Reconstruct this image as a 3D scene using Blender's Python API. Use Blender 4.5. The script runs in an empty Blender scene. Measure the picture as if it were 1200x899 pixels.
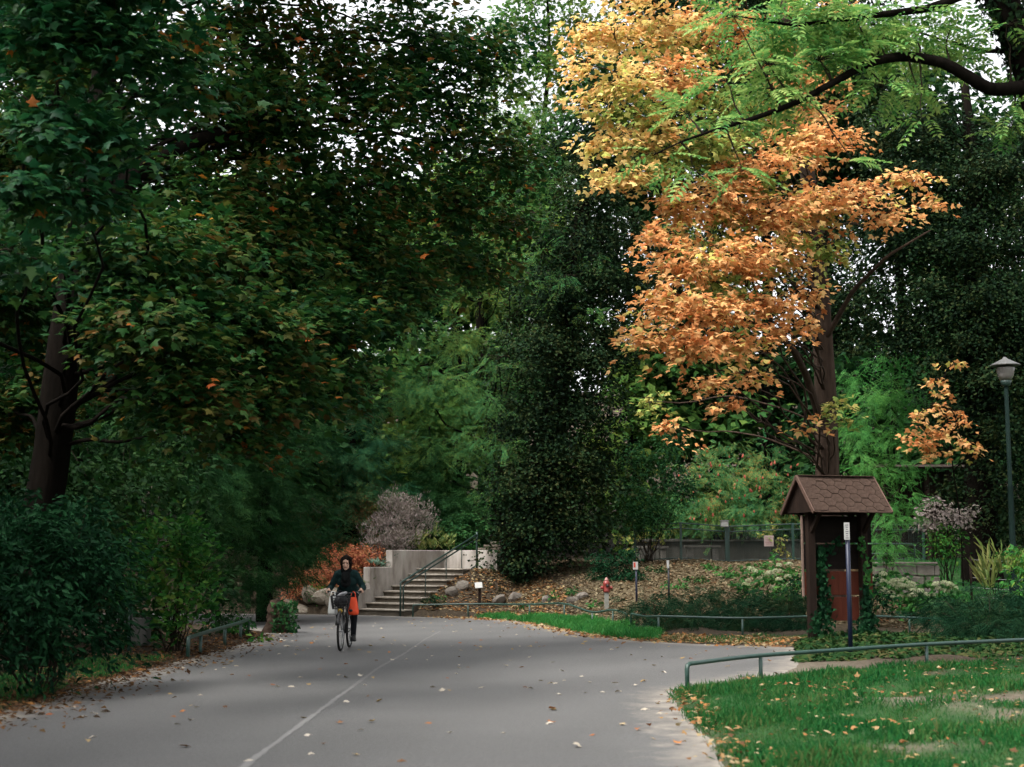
import bpy, bmesh, math, random
import numpy as np
from mathutils import Vector, Matrix, geometry as mgeo

rng = np.random.default_rng(11)
random.seed(5)
S = bpy.context.scene
COL = S.collection
PI = math.pi

# ------------------------------------------------------------------ camera
CAM_Z = 1.6
FPX = 1667.0
PITCH = math.atan(205.5 / FPX)
cd = bpy.data.cameras.new('camera')
cam = bpy.data.objects.new('camera', cd)
COL.objects.link(cam)
cd.sensor_width = 36.0
cd.lens = 50.0
cd.clip_start = 0.1
cd.clip_end = 2000.0
cd.dof.use_dof = True
cd.dof.focus_distance = 28.0
cd.dof.aperture_fstop = 2.0
cam.location = (0, 0, CAM_Z)
cam.rotation_euler = (PI / 2 + PITCH, 0, 0)
S.camera = cam

# ------------------------------------------------------------------ sky, sun, exposure
SUN_EL, SUN_AZ = math.radians(56), math.radians(232)     # compass style: from behind and to the left
W = bpy.data.worlds.new('World')
S.world = W
W.use_nodes = True
nt = W.node_tree
bg = nt.nodes['Background']
sky = nt.nodes.new('ShaderNodeTexSky')
sky.sky_type = 'NISHITA'
sky.sun_disc = False
sky.sun_elevation = SUN_EL
sky.sun_rotation = SUN_AZ
sky.dust_density = 4.0
sky.air_density = 1.0
hs = nt.nodes.new('ShaderNodeHueSaturation')
hs.inputs['Saturation'].default_value = 0.12
nt.links.new(sky.outputs[0], hs.inputs['Color'])
nt.links.new(hs.outputs[0], bg.inputs['Color'])
bg.inputs['Strength'].default_value = 0.15
sl = bpy.data.lights.new('sun', 'SUN')
sl.energy = 1.5
sl.angle = math.radians(18)
sl.color = (1.0, 0.96, 0.9)
sun = bpy.data.objects.new('sun', sl)
COL.objects.link(sun)
sd = Vector((math.sin(SUN_AZ) * math.cos(SUN_EL), math.cos(SUN_AZ) * math.cos(SUN_EL), math.sin(SUN_EL)))
sun.rotation_euler = (-sd).to_track_quat('-Z', 'Y').to_euler()
S.view_settings.view_transform = 'Standard'
S.view_settings.look = 'None'
S.view_settings.gamma = 1.0
S.view_settings.use_curve_mapping = False
S.view_settings.exposure = 1.66
S.cycles.max_bounces = 3
S.cycles.diffuse_bounces = 2
S.cycles.glossy_bounces = 2
S.cycles.transmission_bounces = 3
S.cycles.transparent_max_bounces = 3
S.cycles.caustics_reflective = False
S.cycles.caustics_refractive = False
S.cycles.use_denoising = True
S.cycles.use_adaptive_sampling = True
S.cycles.adaptive_threshold = 0.03

# ------------------------------------------------------------------ numbers from the view
cP, sP = math.cos(PITCH), math.sin(PITCH)
def ray(px, py):
    u = (px - 600) / FPX
    v = (449.5 - py) / FPX
    return np.array([u, cP - v * sP, sP + v * cP])
def at(px, py, Y):
    d = ray(px, py)
    t = Y / d[1]
    return np.array([t * d[0], Y, CAM_Z + t * d[2]])
def norm(v):
    v = np.asarray(v, float)
    return v / np.maximum(np.linalg.norm(v, axis=-1, keepdims=True), 1e-9)
def sstep(a, b, x):
    t = np.clip((x - a) / (b - a), 0, 1)
    return t * t * (3 - 2 * t)

# ------------------------------------------------------------------ materials
MATS = {}
def _nodes(name):
    m = bpy.data.materials.new(name)
    m.use_nodes = True
    n = m.node_tree.nodes
    return m, n, m.node_tree.links, n['Principled BSDF']
def ramp(n, stops, interp='LINEAR'):
    r = n.new('ShaderNodeValToRGB')
    r.color_ramp.interpolation = interp
    e = r.color_ramp.elements
    while len(e) < len(stops):
        e.new(0.5)
    for el, (p, c) in zip(e, stops):
        el.position = p
        el.color = (*c, 1)
    return r
def mat(name, c0, c1=None, scale=8.0, rough=0.8, spec=0.3, bump=0.0, bscale=None, stretch=None, metal=0.0, c2=None, detail=6):
    if name in MATS:
        return MATS[name]
    m, n, L, p = _nodes(name)
    c1 = c1 or tuple(x * 0.7 for x in c0)
    tc = n.new('ShaderNodeTexCoord')
    mp = n.new('ShaderNodeMapping')
    if stretch:
        mp.inputs['Scale'].default_value = stretch
    L.new(tc.outputs['Object'], mp.inputs[0])
    nz = n.new('ShaderNodeTexNoise')
    nz.inputs['Scale'].default_value = scale
    nz.inputs['Detail'].default_value = detail
    nz.inputs['Roughness'].default_value = 0.65
    L.new(mp.outputs[0], nz.inputs['Vector'])
    st = [(0.32, c0), (0.68, c1)]
    if c2:
        st = [(0.3, c0), (0.5, c1), (0.7, c2)]
    r = ramp(n, st)
    L.new(nz.outputs['Fac'], r.inputs[0])
    L.new(r.outputs[0], p.inputs['Base Color'])
    p.inputs['Roughness'].default_value = rough
    p.inputs['Specular IOR Level'].default_value = spec
    p.inputs['Metallic'].default_value = metal
    if bump:
        n2 = n.new('ShaderNodeTexNoise')
        n2.inputs['Scale'].default_value = bscale or scale * 3
        n2.inputs['Detail'].default_value = 5
        L.new(mp.outputs[0], n2.inputs['Vector'])
        b = n.new('ShaderNodeBump')
        b.inputs['Strength'].default_value = bump
        b.inputs['Distance'].default_value = 0.02
        L.new(n2.outputs['Fac'], b.inputs['Height'])
        L.new(b.outputs[0], p.inputs['Normal'])
    MATS[name] = m
    return m
def leafmat(name, cols, transl=0.3, rough=0.5, spec=0.35, patch=0.35, pscale=0.8):
    """leaves: every leaf its own tone (random per island and per object), tones drifting in patches through the crown"""
    if name in MATS:
        return MATS[name]
    m, n, L, p = _nodes(name)
    g = n.new('ShaderNodeNewGeometry')
    oi = n.new('ShaderNodeObjectInfo')
    add = n.new('ShaderNodeMath'); add.operation = 'ADD'
    L.new(g.outputs['Random Per Island'], add.inputs[0])
    L.new(oi.outputs['Random'], add.inputs[1])
    fr = n.new('ShaderNodeMath'); fr.operation = 'FRACT'
    L.new(add.outputs[0], fr.inputs[0])
    nz = n.new('ShaderNodeTexNoise')
    nz.inputs['Scale'].default_value = pscale
    nz.inputs['Detail'].default_value = 2
    L.new(g.outputs['Position'], nz.inputs['Vector'])
    mr = n.new('ShaderNodeMapRange')
    mr.inputs['From Min'].default_value = 0.3
    mr.inputs['From Max'].default_value = 0.7
    L.new(nz.outputs['Fac'], mr.inputs['Value'])
    mx = n.new('ShaderNodeMix'); mx.data_type = 'FLOAT'
    mx.inputs[0].default_value = patch
    L.new(fr.outputs[0], mx.inputs[2])
    L.new(mr.outputs[0], mx.inputs[3])
    k = len(cols)
    r = ramp(n, [((i + 0.5) / k, c) for i, c in enumerate(cols)])
    L.new(mx.outputs[0], r.inputs[0])
    L.new(r.outputs[0], p.inputs['Base Color'])
    p.inputs['Roughness'].default_value = rough
    p.inputs['Specular IOR Level'].default_value = spec
    tr = n.new('ShaderNodeBsdfTranslucent')
    L.new(r.outputs[0], tr.inputs['Color'])
    ms = n.new('ShaderNodeMixShader')
    ms.inputs[0].default_value = transl
    L.new(p.outputs[0], ms.inputs[1])
    L.new(tr.outputs[0], ms.inputs[2])
    L.new(ms.outputs[0], n['Material Output'].inputs['Surface'])
    MATS[name] = m
    return m

# ------------------------------------------------------------------ mesh building
class MB:
    """collects shapes in world coordinates; build() links them as one mesh object"""
    def __init__(s):
        s.v = []; s.f = []; s.n = 0
    def add(s, v, f):
        v = np.asarray(v, float)
        s.v.append(v)
        s.f += [tuple(i + s.n for i in q) for q in f]
        s.n += len(v)
        return s
    def box(s, c, size, R=None, bev=0.0):
        h = np.asarray(size, float) / 2
        if bev > 0:
            b = min(bev, h.min() * 0.49)
            pts = []
            for sz, ins in ((-1, b), (-1, 0), (1, 0), (1, b)):
                z = h[2] * sz if ins else (h[2] - b) * sz
                x, y = h[0] - ins, h[1] - ins
                pts += [(-x, -y, z), (x, -y, z), (x, y, z), (-x, y, z)]
            v = np.array(pts)
            f = [(3, 2, 1, 0), (12, 13, 14, 15)]
            for k in range(3):
                for i in range(4):
                    j = (i + 1) % 4
                    f.append((k * 4 + i, k * 4 + j, k * 4 + 4 + j, k * 4 + 4 + i))
        else:
            v = np.array([(x, y, z) for z in (-h[2], h[2]) for x, y in ((-h[0], -h[1]), (h[0], -h[1]), (h[0], h[1]), (-h[0], h[1]))])
            f = [(3, 2, 1, 0), (4, 5, 6, 7), (0, 1, 5, 4), (1, 2, 6, 5), (2, 3, 7, 6), (3, 0, 4, 7)]
        if R is not None:
            v = v @ np.asarray(R).T
        return s.add(v + np.asarray(c, float), f)
    def tube(s, pts, r, seg=8, closed=False, cap=True):
        pts = np.asarray(pts, float)
        n = len(pts)
        r = np.broadcast_to(np.asarray(r, float), (n,))
        if closed:
            t = norm(np.roll(pts, -1, 0) - np.roll(pts, 1, 0))
        else:
            t = norm(np.gradient(pts, axis=0))
        ref = np.array([0, 0, 1.0]) if abs(t[0][2]) < 0.9 else np.array([1.0, 0, 0])
        a = np.linspace(0, 2 * PI, seg, endpoint=False)
        V = np.zeros((n, seg, 3))
        u = norm(np.cross(t[0], ref))
        for i in range(n):
            u = norm(u - t[i] * np.dot(u, t[i]))
            w = np.cross(t[i], u)
            V[i] = pts[i] + r[i] * (np.cos(a)[:, None] * u + np.sin(a)[:, None] * w)
        f = []
        for i in range(n if closed else n - 1):
            b0, b1 = i * seg, ((i + 1) % n) * seg
            for j in range(seg):
                k = (j + 1) % seg
                f.append((b0 + j, b0 + k, b1 + k, b1 + j))
        if cap and not closed:
            f.append(tuple(range(seg - 1, -1, -1)))
            f.append(tuple((n - 1) * seg + j for j in range(seg)))
        return s.add(V.reshape(-1, 3), f)
    def lathe(s, c, prof, seg=20, R=None):
        a = np.linspace(0, 2 * PI, seg, endpoint=False)
        V = np.array([[(r * math.cos(q), r * math.sin(q), z) for q in a] for r, z in prof]).reshape(-1, 3)
        f = []
        for i in range(len(prof) - 1):
            for j in range(seg):
                k = (j + 1) % seg
                f.append((i * seg + j, i * seg + k, (i + 1) * seg + k, (i + 1) * seg + j))
        f.append(tuple(range(seg - 1, -1, -1)))
        f.append(tuple((len(prof) - 1) * seg + j for j in range(seg)))
        if R is not None:
            V = V @ np.asarray(R).T
        return s.add(V + np.asarray(c, float), f)
    def ellipsoid(s, c, r, R=None, seg=14, rings=9, noise=0.0):
        prof = []
        V = []
        for i in range(rings + 1):
            th = PI * i / rings
            for j in range(seg):
                ph = 2 * PI * j / seg
                V.append((math.sin(th) * math.cos(ph), math.sin(th) * math.sin(ph), -math.cos(th)))
        V = np.array(V)
        if noise:
            k = rng.normal(size=(6, 3)) * 2.2
            o = rng.uniform(0, 6, 6)
            d = sum(np.sin(V @ k[i] + o[i]) for i in range(6)) / 6
            V = V * (1 + noise * d)[:, None]
        V = V * np.asarray(r, float)
        f = []
        for i in range(rings):
            for j in range(seg):
                k = (j + 1) % seg
                f.append((i * seg + j, i * seg + k, (i + 1) * seg + k, (i + 1) * seg + j))
        if R is not None:
            V = V @ np.asarray(R).T
        return s.add(V + np.asarray(c, float), f)
    def capsule(s, p0, p1, r0, r1, seg=12):
        p0 = np.asarray(p0, float); p1 = np.asarray(p1, float)
        d = norm(p1 - p0)
        pts, rr = [], []
        for a in np.linspace(-PI / 2 * 0.98, 0, 4):
            pts.append(p0 + d * r0 * math.sin(a)); rr.append(r0 * math.cos(a))
        for a in np.linspace(0, PI / 2 * 0.98, 4):
            pts.append(p1 + d * r1 * math.sin(a)); rr.append(r1 * math.cos(a))
        return s.tube(pts, rr, seg)
    def build(s, name, m, parent=None, smooth=False):
        V = np.concatenate(s.v) if s.v else np.zeros((0, 3))
        o0 = origin(parent)
        me = bpy.data.meshes.new(name)
        me.from_pydata((V - o0).tolist(), [], s.f)
        me.update()
        if smooth:
            me.polygons.foreach_set('use_smooth', np.ones(len(me.polygons), bool))
        return link(name, me, m, parent)
ORI = {}
def origin(p):
    return np.zeros(3) if p is None else ORI[p.name]
def link(name, me, m, parent=None):
    o = bpy.data.objects.new(name, me)
    COL.objects.link(o)
    if m is not None and len(me.materials) == 0:
        for q in (m if isinstance(m, (list, tuple)) else [m]):
            me.materials.append(q)
    if parent is not None:
        o.parent = parent
    ORI[o.name] = origin(parent)
    return o
def tag(o, label, cat, group=None, kind=None):
    o['label'] = label
    o['category'] = cat
    if group:
        o['group'] = group
    if kind:
        o['kind'] = kind
    return o
def thing(name, label, cat, loc, group=None):
    o = bpy.data.objects.new(name, None)
    o.empty_display_size = 0.2
    COL.objects.link(o)
    o.location = tuple(loc)
    ORI[o.name] = np.array(loc, float)
    return tag(o, label, cat, group)
def setting(o, kind='structure'):
    o['kind'] = kind
    return o
def piece(name, me, parent, loc, R=None, scale=1.0):
    """an object sharing mesh data, placed at a world position under its parent"""
    o = bpy.data.objects.new(name, me)
    COL.objects.link(o)
    o.parent = parent
    M = Matrix.Identity(4) if R is None else Matrix(np.asarray(R).tolist()).to_4x4()
    M = M @ Matrix.Diagonal((scale, scale, scale, 1)) if np.isscalar(scale) else M @ Matrix.Diagonal((*scale, 1))
    M.translation = Vector(np.asarray(loc, float) - origin(parent))
    o.matrix_basis = M
    return o
def rotz(a):
    c, s_ = math.cos(a), math.sin(a)
    return np.array([[c, -s_, 0], [s_, c, 0], [0, 0, 1.0]])
def roty(a):
    c, s_ = math.cos(a), math.sin(a)
    return np.array([[c, 0, s_], [0, 1.0, 0], [-s_, 0, c]])
def rotx(a):
    c, s_ = math.cos(a), math.sin(a)
    return np.array([[1.0, 0, 0], [0, c, -s_], [0, s_, c]])

def tri_mesh(name, V, T, mi=None):
    me = bpy.data.meshes.new(name)
    V = np.ascontiguousarray(V, np.float32)
    T = np.ascontiguousarray(T, np.int32)
    me.vertices.add(len(V))
    me.vertices.foreach_set('co', V.ravel())
    me.loops.add(len(T) * 3)
    me.loops.foreach_set('vertex_index', T.ravel())
    me.polygons.add(len(T))
    me.polygons.foreach_set('loop_start', np.arange(0, len(T) * 3, 3, dtype=np.int32))
    if mi is not None:
        me.polygons.foreach_set('material_index', np.ascontiguousarray(mi, np.int32))
    me.update(calc_edges=True)
    return me

# ------------------------------------------------------------------ leaf shapes (x across, y along, z up off the blade)
def _fan(pts, cz=0.0, cy=0.4, curl=0.25):
    pts = [(x, y) for x, y in pts]
    V = [(0, cy, 0.06)] + [(x, y, -curl * (x * x + 0.6 * (y - cy) ** 2)) for x, y in pts]
    n = len(pts)
    return np.array(V, float), np.array([(0, i + 1, (i + 1) % n + 1) for i in range(n)])
_mr = [(0.06, 0.0), (0.34, 0.02), (0.22, 0.2), (0.56, 0.44), (0.27, 0.5), (0.12, 0.72)]
MAPLE = _fan(_mr + [(0, 1.0)] + [(-x, y) for x, y in _mr[::-1]], curl=0.35)
_mc = [(0.3, 0.05), (0.55, 0.45), (0.22, 0.5)]
MAPLE_LO = _fan(_mc + [(0, 1.0)] + [(-x, y) for x, y in _mc[::-1]], curl=0.35)
OVAL = (np.array([(0, 0, 0), (0.27, 0.42, 0.07), (0, 1, -0.12), (-0.27, 0.42, 0.07), (0, 0.45, 0)], float),
        np.array([(0, 1, 4), (1, 2, 4), (4, 2, 3), (0, 4, 3)]))
DIAM = (np.array([(0, 0, 0), (0.32, 0.5, 0.06), (0, 1, -0.1), (-0.32, 0.5, 0.06)], float), np.array([(0, 1, 2), (0, 2, 3)]))
SLIM = (np.array([(0, 0, 0), (0.13, 0.4, 0.03), (0, 1, -0.1), (-0.13, 0.4, 0.03)], float), np.array([(0, 1, 2), (0, 2, 3)]))
IVY = (np.array([(0, 0.1, 0.03), (0.45, 0.0, 0.0), (0.26, 0.55, 0.03), (0, 1, -0.1), (-0.26, 0.55, 0.03), (-0.45, 0.0, 0.0)], float),
       np.array([(0, 1, 2), (0, 2, 3), (0, 3, 4), (0, 4, 5)]))
IVY_LO = (np.array([(0, 0, 0), (0.42, 0.25, 0.03), (0, 1, -0.1), (-0.42, 0.25, 0.03)], float), np.array([(0, 1, 2), (0, 2, 3)]))
LANCE = (np.array([(0, 0, 0), (0.17, 0.4, 0.05), (0, 1, -0.18), (-0.17, 0.4, 0.05)], float), np.array([(0, 1, 2), (0, 2, 3)]))
BLADE = (np.array([(-0.04, 0, 0), (0.04, 0, 0), (0.022, 0.62, 0.08), (0, 1, 0.28)], float), np.array([(0, 1, 2), (0, 2, 3)]))
def pinnate(pairs, ll, lw, droop=0.25, slim=True):
    V, T = [], []
    def leaflet(b, d, n_):
        k = len(V)
        d = np.array(d) / np.linalg.norm(d)
        sd = np.array([-d[1], d[0], 0])
        tip = np.array(b) + d * ll
        mid = np.array(b) + d * ll * 0.5
        V.extend([np.array(b), mid + sd * lw + [0, 0, 0.01], tip + [0, 0, -ll * 0.2], mid - sd * lw + [0, 0, 0.01]])
        T.extend([(k, k + 1, k + 2), (k, k + 2, k + 3)])
    for i in range(pairs):
        y = 0.14 + 0.76 * i / max(pairs - 1, 1)
        z = -droop * y * y
        for s_ in (-1, 1):
            leaflet((0, y, z), (s_ * 0.9, 0.45, 0), 0)
    leaflet((0, 0.92, -droop * 0.85), (0, 1, 0), 0)
    k = len(V)
    V.extend([np.array((-0.008, 0, 0)), np.array((0.008, 0, 0)), np.array((0, 0.95, -droop * 0.9))])
    T.append((k, k + 1, k + 2))
    return np.array(V), np.array(T)
PINN = pinnate(6, 0.27, 0.055)
FERN = pinnate(9, 0.2, 0.022, droop=0.35)
FROND = pinnate(6, 0.32, 0.026, droop=0.3)       # conifer spray

def put_leaves(pos, nrm, tan, size, tmpl):
    tv, tf = tmpl
    n, k = len(pos), len(tv)
    tan = norm(tan)
    b = norm(np.cross(tan, nrm))
    nn = np.cross(b, tan)
    size = np.asarray(size).reshape(-1, 1, 1)
    V = pos[:, None, :] + size * (tv[None, :, 0:1] * b[:, None] + tv[None, :, 1:2] * tan[:, None] + tv[None, :, 2:3] * nn[:, None])
    T = (tf[None] + (np.arange(n) * k)[:, None, None]).reshape(-1, 3)
    return V.reshape(-1, 3), T
def cat_leaves(lst):
    Vs, Ts, Ms, k = [], [], [], 0
    for (V, T), m in lst:
        Vs.append(V); Ts.append(T + k); Ms.append(np.full(len(T), m)); k += len(V)
    return np.concatenate(Vs), np.concatenate(Ts), np.concatenate(Ms)
def unit(n):
    return norm(rng.normal(size=(n, 3)))
def sprays(c, r, n, per, sr, size, shell=0.45, up=1.0, droop=0.3, flat=0.16, jit=0.4, out=0.5, low=-1.0):
    """leaf positions in n flat sprays of per leaves spread through an ellipsoid"""
    c = np.asarray(c, float); r = np.asarray(r, float)
    d = unit(n)
    d[:, 2] = np.where(d[:, 2] < low, -d[:, 2], d[:, 2])
    rr = shell + (1 - shell) * rng.uniform(0, 1, n) ** 0.7
    rr *= 1 + 0.18 * rng.normal(size=n) * 0.6
    p = c + d * r * rr[:, None]
    o = norm(d * [1, 1, 0.25])
    sd = norm(np.cross(o, [0, 0, 1.0]))
    ss = sr * rng.uniform(0.6, 1.35, n)
    m = n * per
    I = np.repeat(np.arange(n), per)
    a = rng.uniform(-1, 1, m)
    b = rng.uniform(-1, 1, m) * (1.05 - 0.5 * np.abs(a))
    s_ = ss[I]
    P = p[I] + o[I] * (a * s_)[:, None] + sd[I] * (b * s_ * 0.8)[:, None]
    P[:, 2] += rng.normal(size=m) * flat * s_ - droop * s_ * (a * a * 0.6 + np.maximum(a, 0) * 0.5 + b * b * 0.4)
    N = norm(np.array([0, 0, 1.0]) * up + o[I] * out + rng.normal(size=(m, 3)) * jit)
    T = o[I] * (a + 0.5)[:, None] + sd[I] * b[:, None] + rng.normal(size=(m, 3)) * 0.4 - np.array([0, 0, 0.3])
    return P, N, norm(T), size * rng.uniform(0.65, 1.25, m), p

# ================================================================== TERRAIN, ROAD
ROAD = np.array([(-5.6, -40), (-5.4, 5), (-5.3, 14), (-5.45, 18), (-5.35, 21), (-5.2, 24), (-5.1, 27), (-5.2, 30), (-5.5, 32), (-7, 34.5), (-12, 37), (-30, 39.5),
                 (-30, 44), (-12, 43.2), (-6.2, 41.9), (-4.45, 41.35), (-2.9, 40.15), (-1.2, 39.3), (0.1, 37.2), (0.83, 34.6), (1.3, 32), (1.78, 30), (2.4, 28.4), (3.6, 27.2),
                 (5.1, 26.4), (5.05, 24.8), (4.7, 23.2), (4.25, 21.6), (3.9, 20.5), (3.1, 19.3), (2.05, 17.7), (1.85, 16.6), (1.8, 14.8), (1.76, 12.7), (1.64, 10.9), (1.9, 6), (2.2, -40)], float)
def densify(P, step, jit=0.0, closed=True):
    out = []
    n = len(P)
    for i in range(n if closed else n - 1):
        a, b = P[i], P[(i + 1) % n]
        k = max(1, int(np.linalg.norm(b - a) / step))
        for j in range(k):
            q = a + (b - a) * j / k
            out.append(q + (rng.normal(size=2) * jit if (jit and j) else 0))
    return np.array(out)
def poly_dist(x, y, P):
    """signed distance to a polygon: negative inside"""
    x = np.asarray(x, float); y = np.asarray(y, float)
    d = np.full(x.shape, 1e9)
    ins = np.zeros(x.shape, bool)
    n = len(P)
    for i in range(n):
        ax, ay = P[i]; bx, by = P[(i + 1) % n]
        ex, ey = bx - ax, by - ay
        t = np.clip(((x - ax) * ex + (y - ay) * ey) / (ex * ex + ey * ey + 1e-12), 0, 1)
        d = np.minimum(d, np.hypot(x - ax - t * ex, y - ay - t * ey))
        c = ((ay > y) != (by > y)) & (x < ex * (y - ay) / (by - ay + 1e-12) + ax)
        ins ^= c
    return np.where(ins, -d, d)
# stairs: bottom left corner, direction of ascent, direction across
ST0 = np.array([-4.45, 41.45]); SA = norm([0.62, 0.785]); SC = np.array([SA[1], -SA[0]])
ST_W, ST_N, ST_G, ST_R = 1.8, 8, 0.36, 0.162
ST_TOP = ST_N * ST_R
def stair_uv(x, y):
    dx, dy = x - ST0[0], y - ST0[1]
    return dx * SA[0] + dy * SA[1], dx * SC[0] + dy * SC[1]
_sx = np.array([-3, -1.0, 0.6, 1.6, 2.8, 5, 9, 14, 30]); _sy = np.array([42, 41, 38.3, 36.2, 33, 31, 31, 30, 29])
def height(x, y):
    x = np.asarray(x, float); y = np.asarray(y, float)
    h = np.zeros(np.broadcast(x, y).shape)
    ys = np.interp(x, _sx, _sy)
    right = 1.42 * sstep(0, 1, (y - ys) / (46.0 - ys + 1e-6)) * sstep(-3.2, -1.5, x)
    left = 1.75 * sstep(42.2, 46.5, y) * (1 - sstep(-3.2, -1.5, x))
    h = h + right + left
    h = h + 0.03 * np.clip(y - 50, 0, 12) + 0.2 * np.clip(y - 62, 0, 90) + 0.05 * np.clip(y - 150, 0, 200)
    h = h + 0.14 * np.clip(-x - 14, 0, 60) * sstep(8, 20, y) + 0.08 * np.clip(x - 18, 0, 60)
    u, v = stair_uv(x, y)
    # bank beside the stairs
    prof = np.clip(u * ST_R / ST_G, 0, ST_TOP)
    bank = prof * (1 - sstep(ST_W, ST_W + 2.6, v)) * (v > ST_W - 0.1) * (u < 7)
    h = np.maximum(h, bank - 0.06)
    foot = (v > -0.25) & (v < ST_W + 0.02) & (u > -0.3) & (u < 4.3)
    h = np.where(foot, np.minimum(h, np.clip(prof - 0.32, -0.06, 9)), h)
    h = np.where((v > -0.25) & (v < 2.1) & (u >= 2.8) & (u < 4.3), np.minimum(h, ST_TOP - 0.1), h)
    behind = (v <= -0.25) & (v > -3) & (u > -0.2) & (u < 4.4)
    h = np.where(behind, np.clip(0.45 + u * 0.42, 0, 1.78), h)
    # rough relief off the road
    rd = poly_dist(x, y, ROAD)
    rel = 0.05 * np.sin(x * 1.3 + 0.7 * y) * np.sin(y * 0.9 - 0.4 * x) + 0.025 * np.sin(3.1 * x + 1.7 * y) + 0.015 * np.sin(5.3 * x - 4.1 * y)
    h = h + np.where(foot, 0, (rel + 0.05) * sstep(0.1, 1.5, rd))
    return h + np.where(rd < 0, -0.03 * sstep(0, 0.3, -rd), 0.02 * sstep(0, 0.25, rd))
def hz(x, y):
    return float(height(np.array([x]), np.array([y]))[0])
def hit(px, py, y0=8.0, y1=90.0):
    """where the line of sight through a point of the view meets the ground"""
    d = ray(px, py)
    Y = np.linspace(y0, y1, 1600)
    P = np.array([0, 0, CAM_Z]) + d * (Y / d[1])[:, None]
    k = np.argmax(P[:, 2] <= height(P[:, 0], P[:, 1]))
    return P[k]

def grow(a, b, step, fac, far):
    q = list(np.arange(a, b + 1e-6, step)); s_ = step
    lo, hi = q[0], q[-1]
    L_, H_ = [], []
    while lo > -far or hi < far:
        s_ *= fac; lo -= s_; hi += s_
        L_.append(lo); H_.append(hi)
    return np.array(L_[::-1] + q + H_)
gx = grow(-12, 14, 0.22, 1.25, 700)
gy = grow(9, 52, 0.22, 1.25, 900)
GX, GY = np.meshgrid(gx, gy)
GZ = height(GX.ravel(), GY.ravel())
GZ = np.minimum(GZ, 22.0)
nx, ny = len(gx), len(gy)
idx = np.arange(nx * ny).reshape(ny, nx)
q = np.stack([idx[:-1, :-1], idx[:-1, 1:], idx[1:, 1:], idx[1:, :-1]], -1).reshape(-1, 4)
me = tri_mesh('ground', np.stack([GX.ravel(), GY.ravel(), GZ], 1), np.concatenate([q[:, [0, 1, 2]], q[:, [0, 2, 3]]]))
me.polygons.foreach_set('use_smooth', np.ones(len(me.polygons), bool))

LAWN = np.array([(1.64, 10.9), (1.76, 12.7), (1.8, 14.8), (1.85, 16.6), (2.05, 17.7), (3.1, 19.4), (6, 20.8), (14, 23), (30, 24), (30, -30), (2.2, -30), (1.9, 6)], float)
STRIP = np.array([(-1.0, 39.3), (0.1, 37.2), (0.83, 34.6), (1.3, 32), (1.78, 30), (2.4, 28.6), (2.9, 28.3), (3.1, 29.6), (2.7, 32), (2.3, 35), (1.2, 37.6), (-0.6, 39.9)], float)
BACKLAWN = np.array([(9, 33), (30, 31), (30, 52), (14, 55), (11.5, 48), (10.5, 40)], float)
def zone(x, y):
    """share of grass, of pale mulch"""
    n = 0.35 * np.sin(x * 1.9 + y * 0.8) + 0.3 * np.sin(2.7 * y - x * 1.1) + 0.25 * np.sin(4.9 * x + 3.3 * y) + 0.2 * np.sin(7.7 * x - 6.1 * y)
    g = np.maximum.reduce([sstep(0.25, -0.25, poly_dist(x, y, P)) for P in (LAWN, STRIP, BACKLAWN)])
    bare = np.exp(-(((x - 5.0) / 1.3) ** 2 + ((y - 15.8) / 0.75) ** 2)) + np.exp(-(((x - 7.2) / 1.2) ** 2 + ((y - 16.6) / 0.8) ** 2)) \
        + 0.9 * np.exp(-(((x - 5.4) / 1.0) ** 2 + ((y - 12.6) / 0.7) ** 2)) + 0.7 * np.exp(-(((x - 3.6) / 0.8) ** 2 + ((y - 19.6) / 0.5) ** 2)) \
        + 0.8 * np.exp(-(((x - 3.2) / 0.5) ** 2 + ((y - 12.0) / 0.4) ** 2))
    inl = poly_dist(x, y, LAWN) < 0.3
    g = np.where(inl, g * np.clip(1.3 - 1.5 * bare - 1.15 * np.clip(n + .12, 0, 1) * sstep(2.8, 5.2, x), 0, 1), g)
    mul = sstep(30.5, 33, y) * (1 - sstep(46, 50, y)) * sstep(1.0, 3.0, x) * (1 - sstep(10, 12, x))
    return g, mul * (1 - g), n
zg, zm, zn = zone(GX.ravel(), GY.ravel())
ca = me.color_attributes.new('zone', 'FLOAT_COLOR', 'POINT')
ca.data.foreach_set('color', np.stack([zg, zm, np.zeros_like(zg), np.ones_like(zg)], 1).astype(np.float32).ravel())
gm, n, L, p = _nodes('ground earth')
at_ = n.new('ShaderNodeAttribute'); at_.attribute_name = 'zone'
sp = n.new('ShaderNodeSeparateColor'); L.new(at_.outputs['Color'], sp.inputs[0])
g = n.new('ShaderNodeNewGeometry')
def noise_(sc, det=5):
    z = n.new('ShaderNodeTexNoise'); z.inputs['Scale'].default_value = sc; z.inputs['Detail'].default_value = det
    z.inputs['Roughness'].default_value = 0.7
    L.new(g.outputs['Position'], z.inputs['Vector']); return z
n1, n2, n3 = noise_(1.3), noise_(14), noise_(6)
soil = ramp(n, [(0.3, (0.018, 0.014, 0.009)), (0.5, (0.038, 0.028, 0.018)), (0.7, (0.075, 0.056, 0.036))]); L.new(n2.outputs['Fac'], soil.inputs[0])
mulch = ramp(n, [(0.32, (0.03, 0.022, 0.012)), (0.5, (0.08, 0.06, 0.034)), (0.68, (0.14, 0.115, 0.07))]); L.new(n2.outputs['Fac'], mulch.inputs[0])
turf = ramp(n, [(0.3, (0.012, 0.04, 0.012)), (0.7, (0.03, 0.075, 0.02))]); L.new(n3.outputs['Fac'], turf.inputs[0])
sand = ramp(n, [(0.3, (0.08, 0.066, 0.048)), (0.7, (0.155, 0.132, 0.10))]); L.new(n2.outputs['Fac'], sand.inputs[0])
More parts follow.
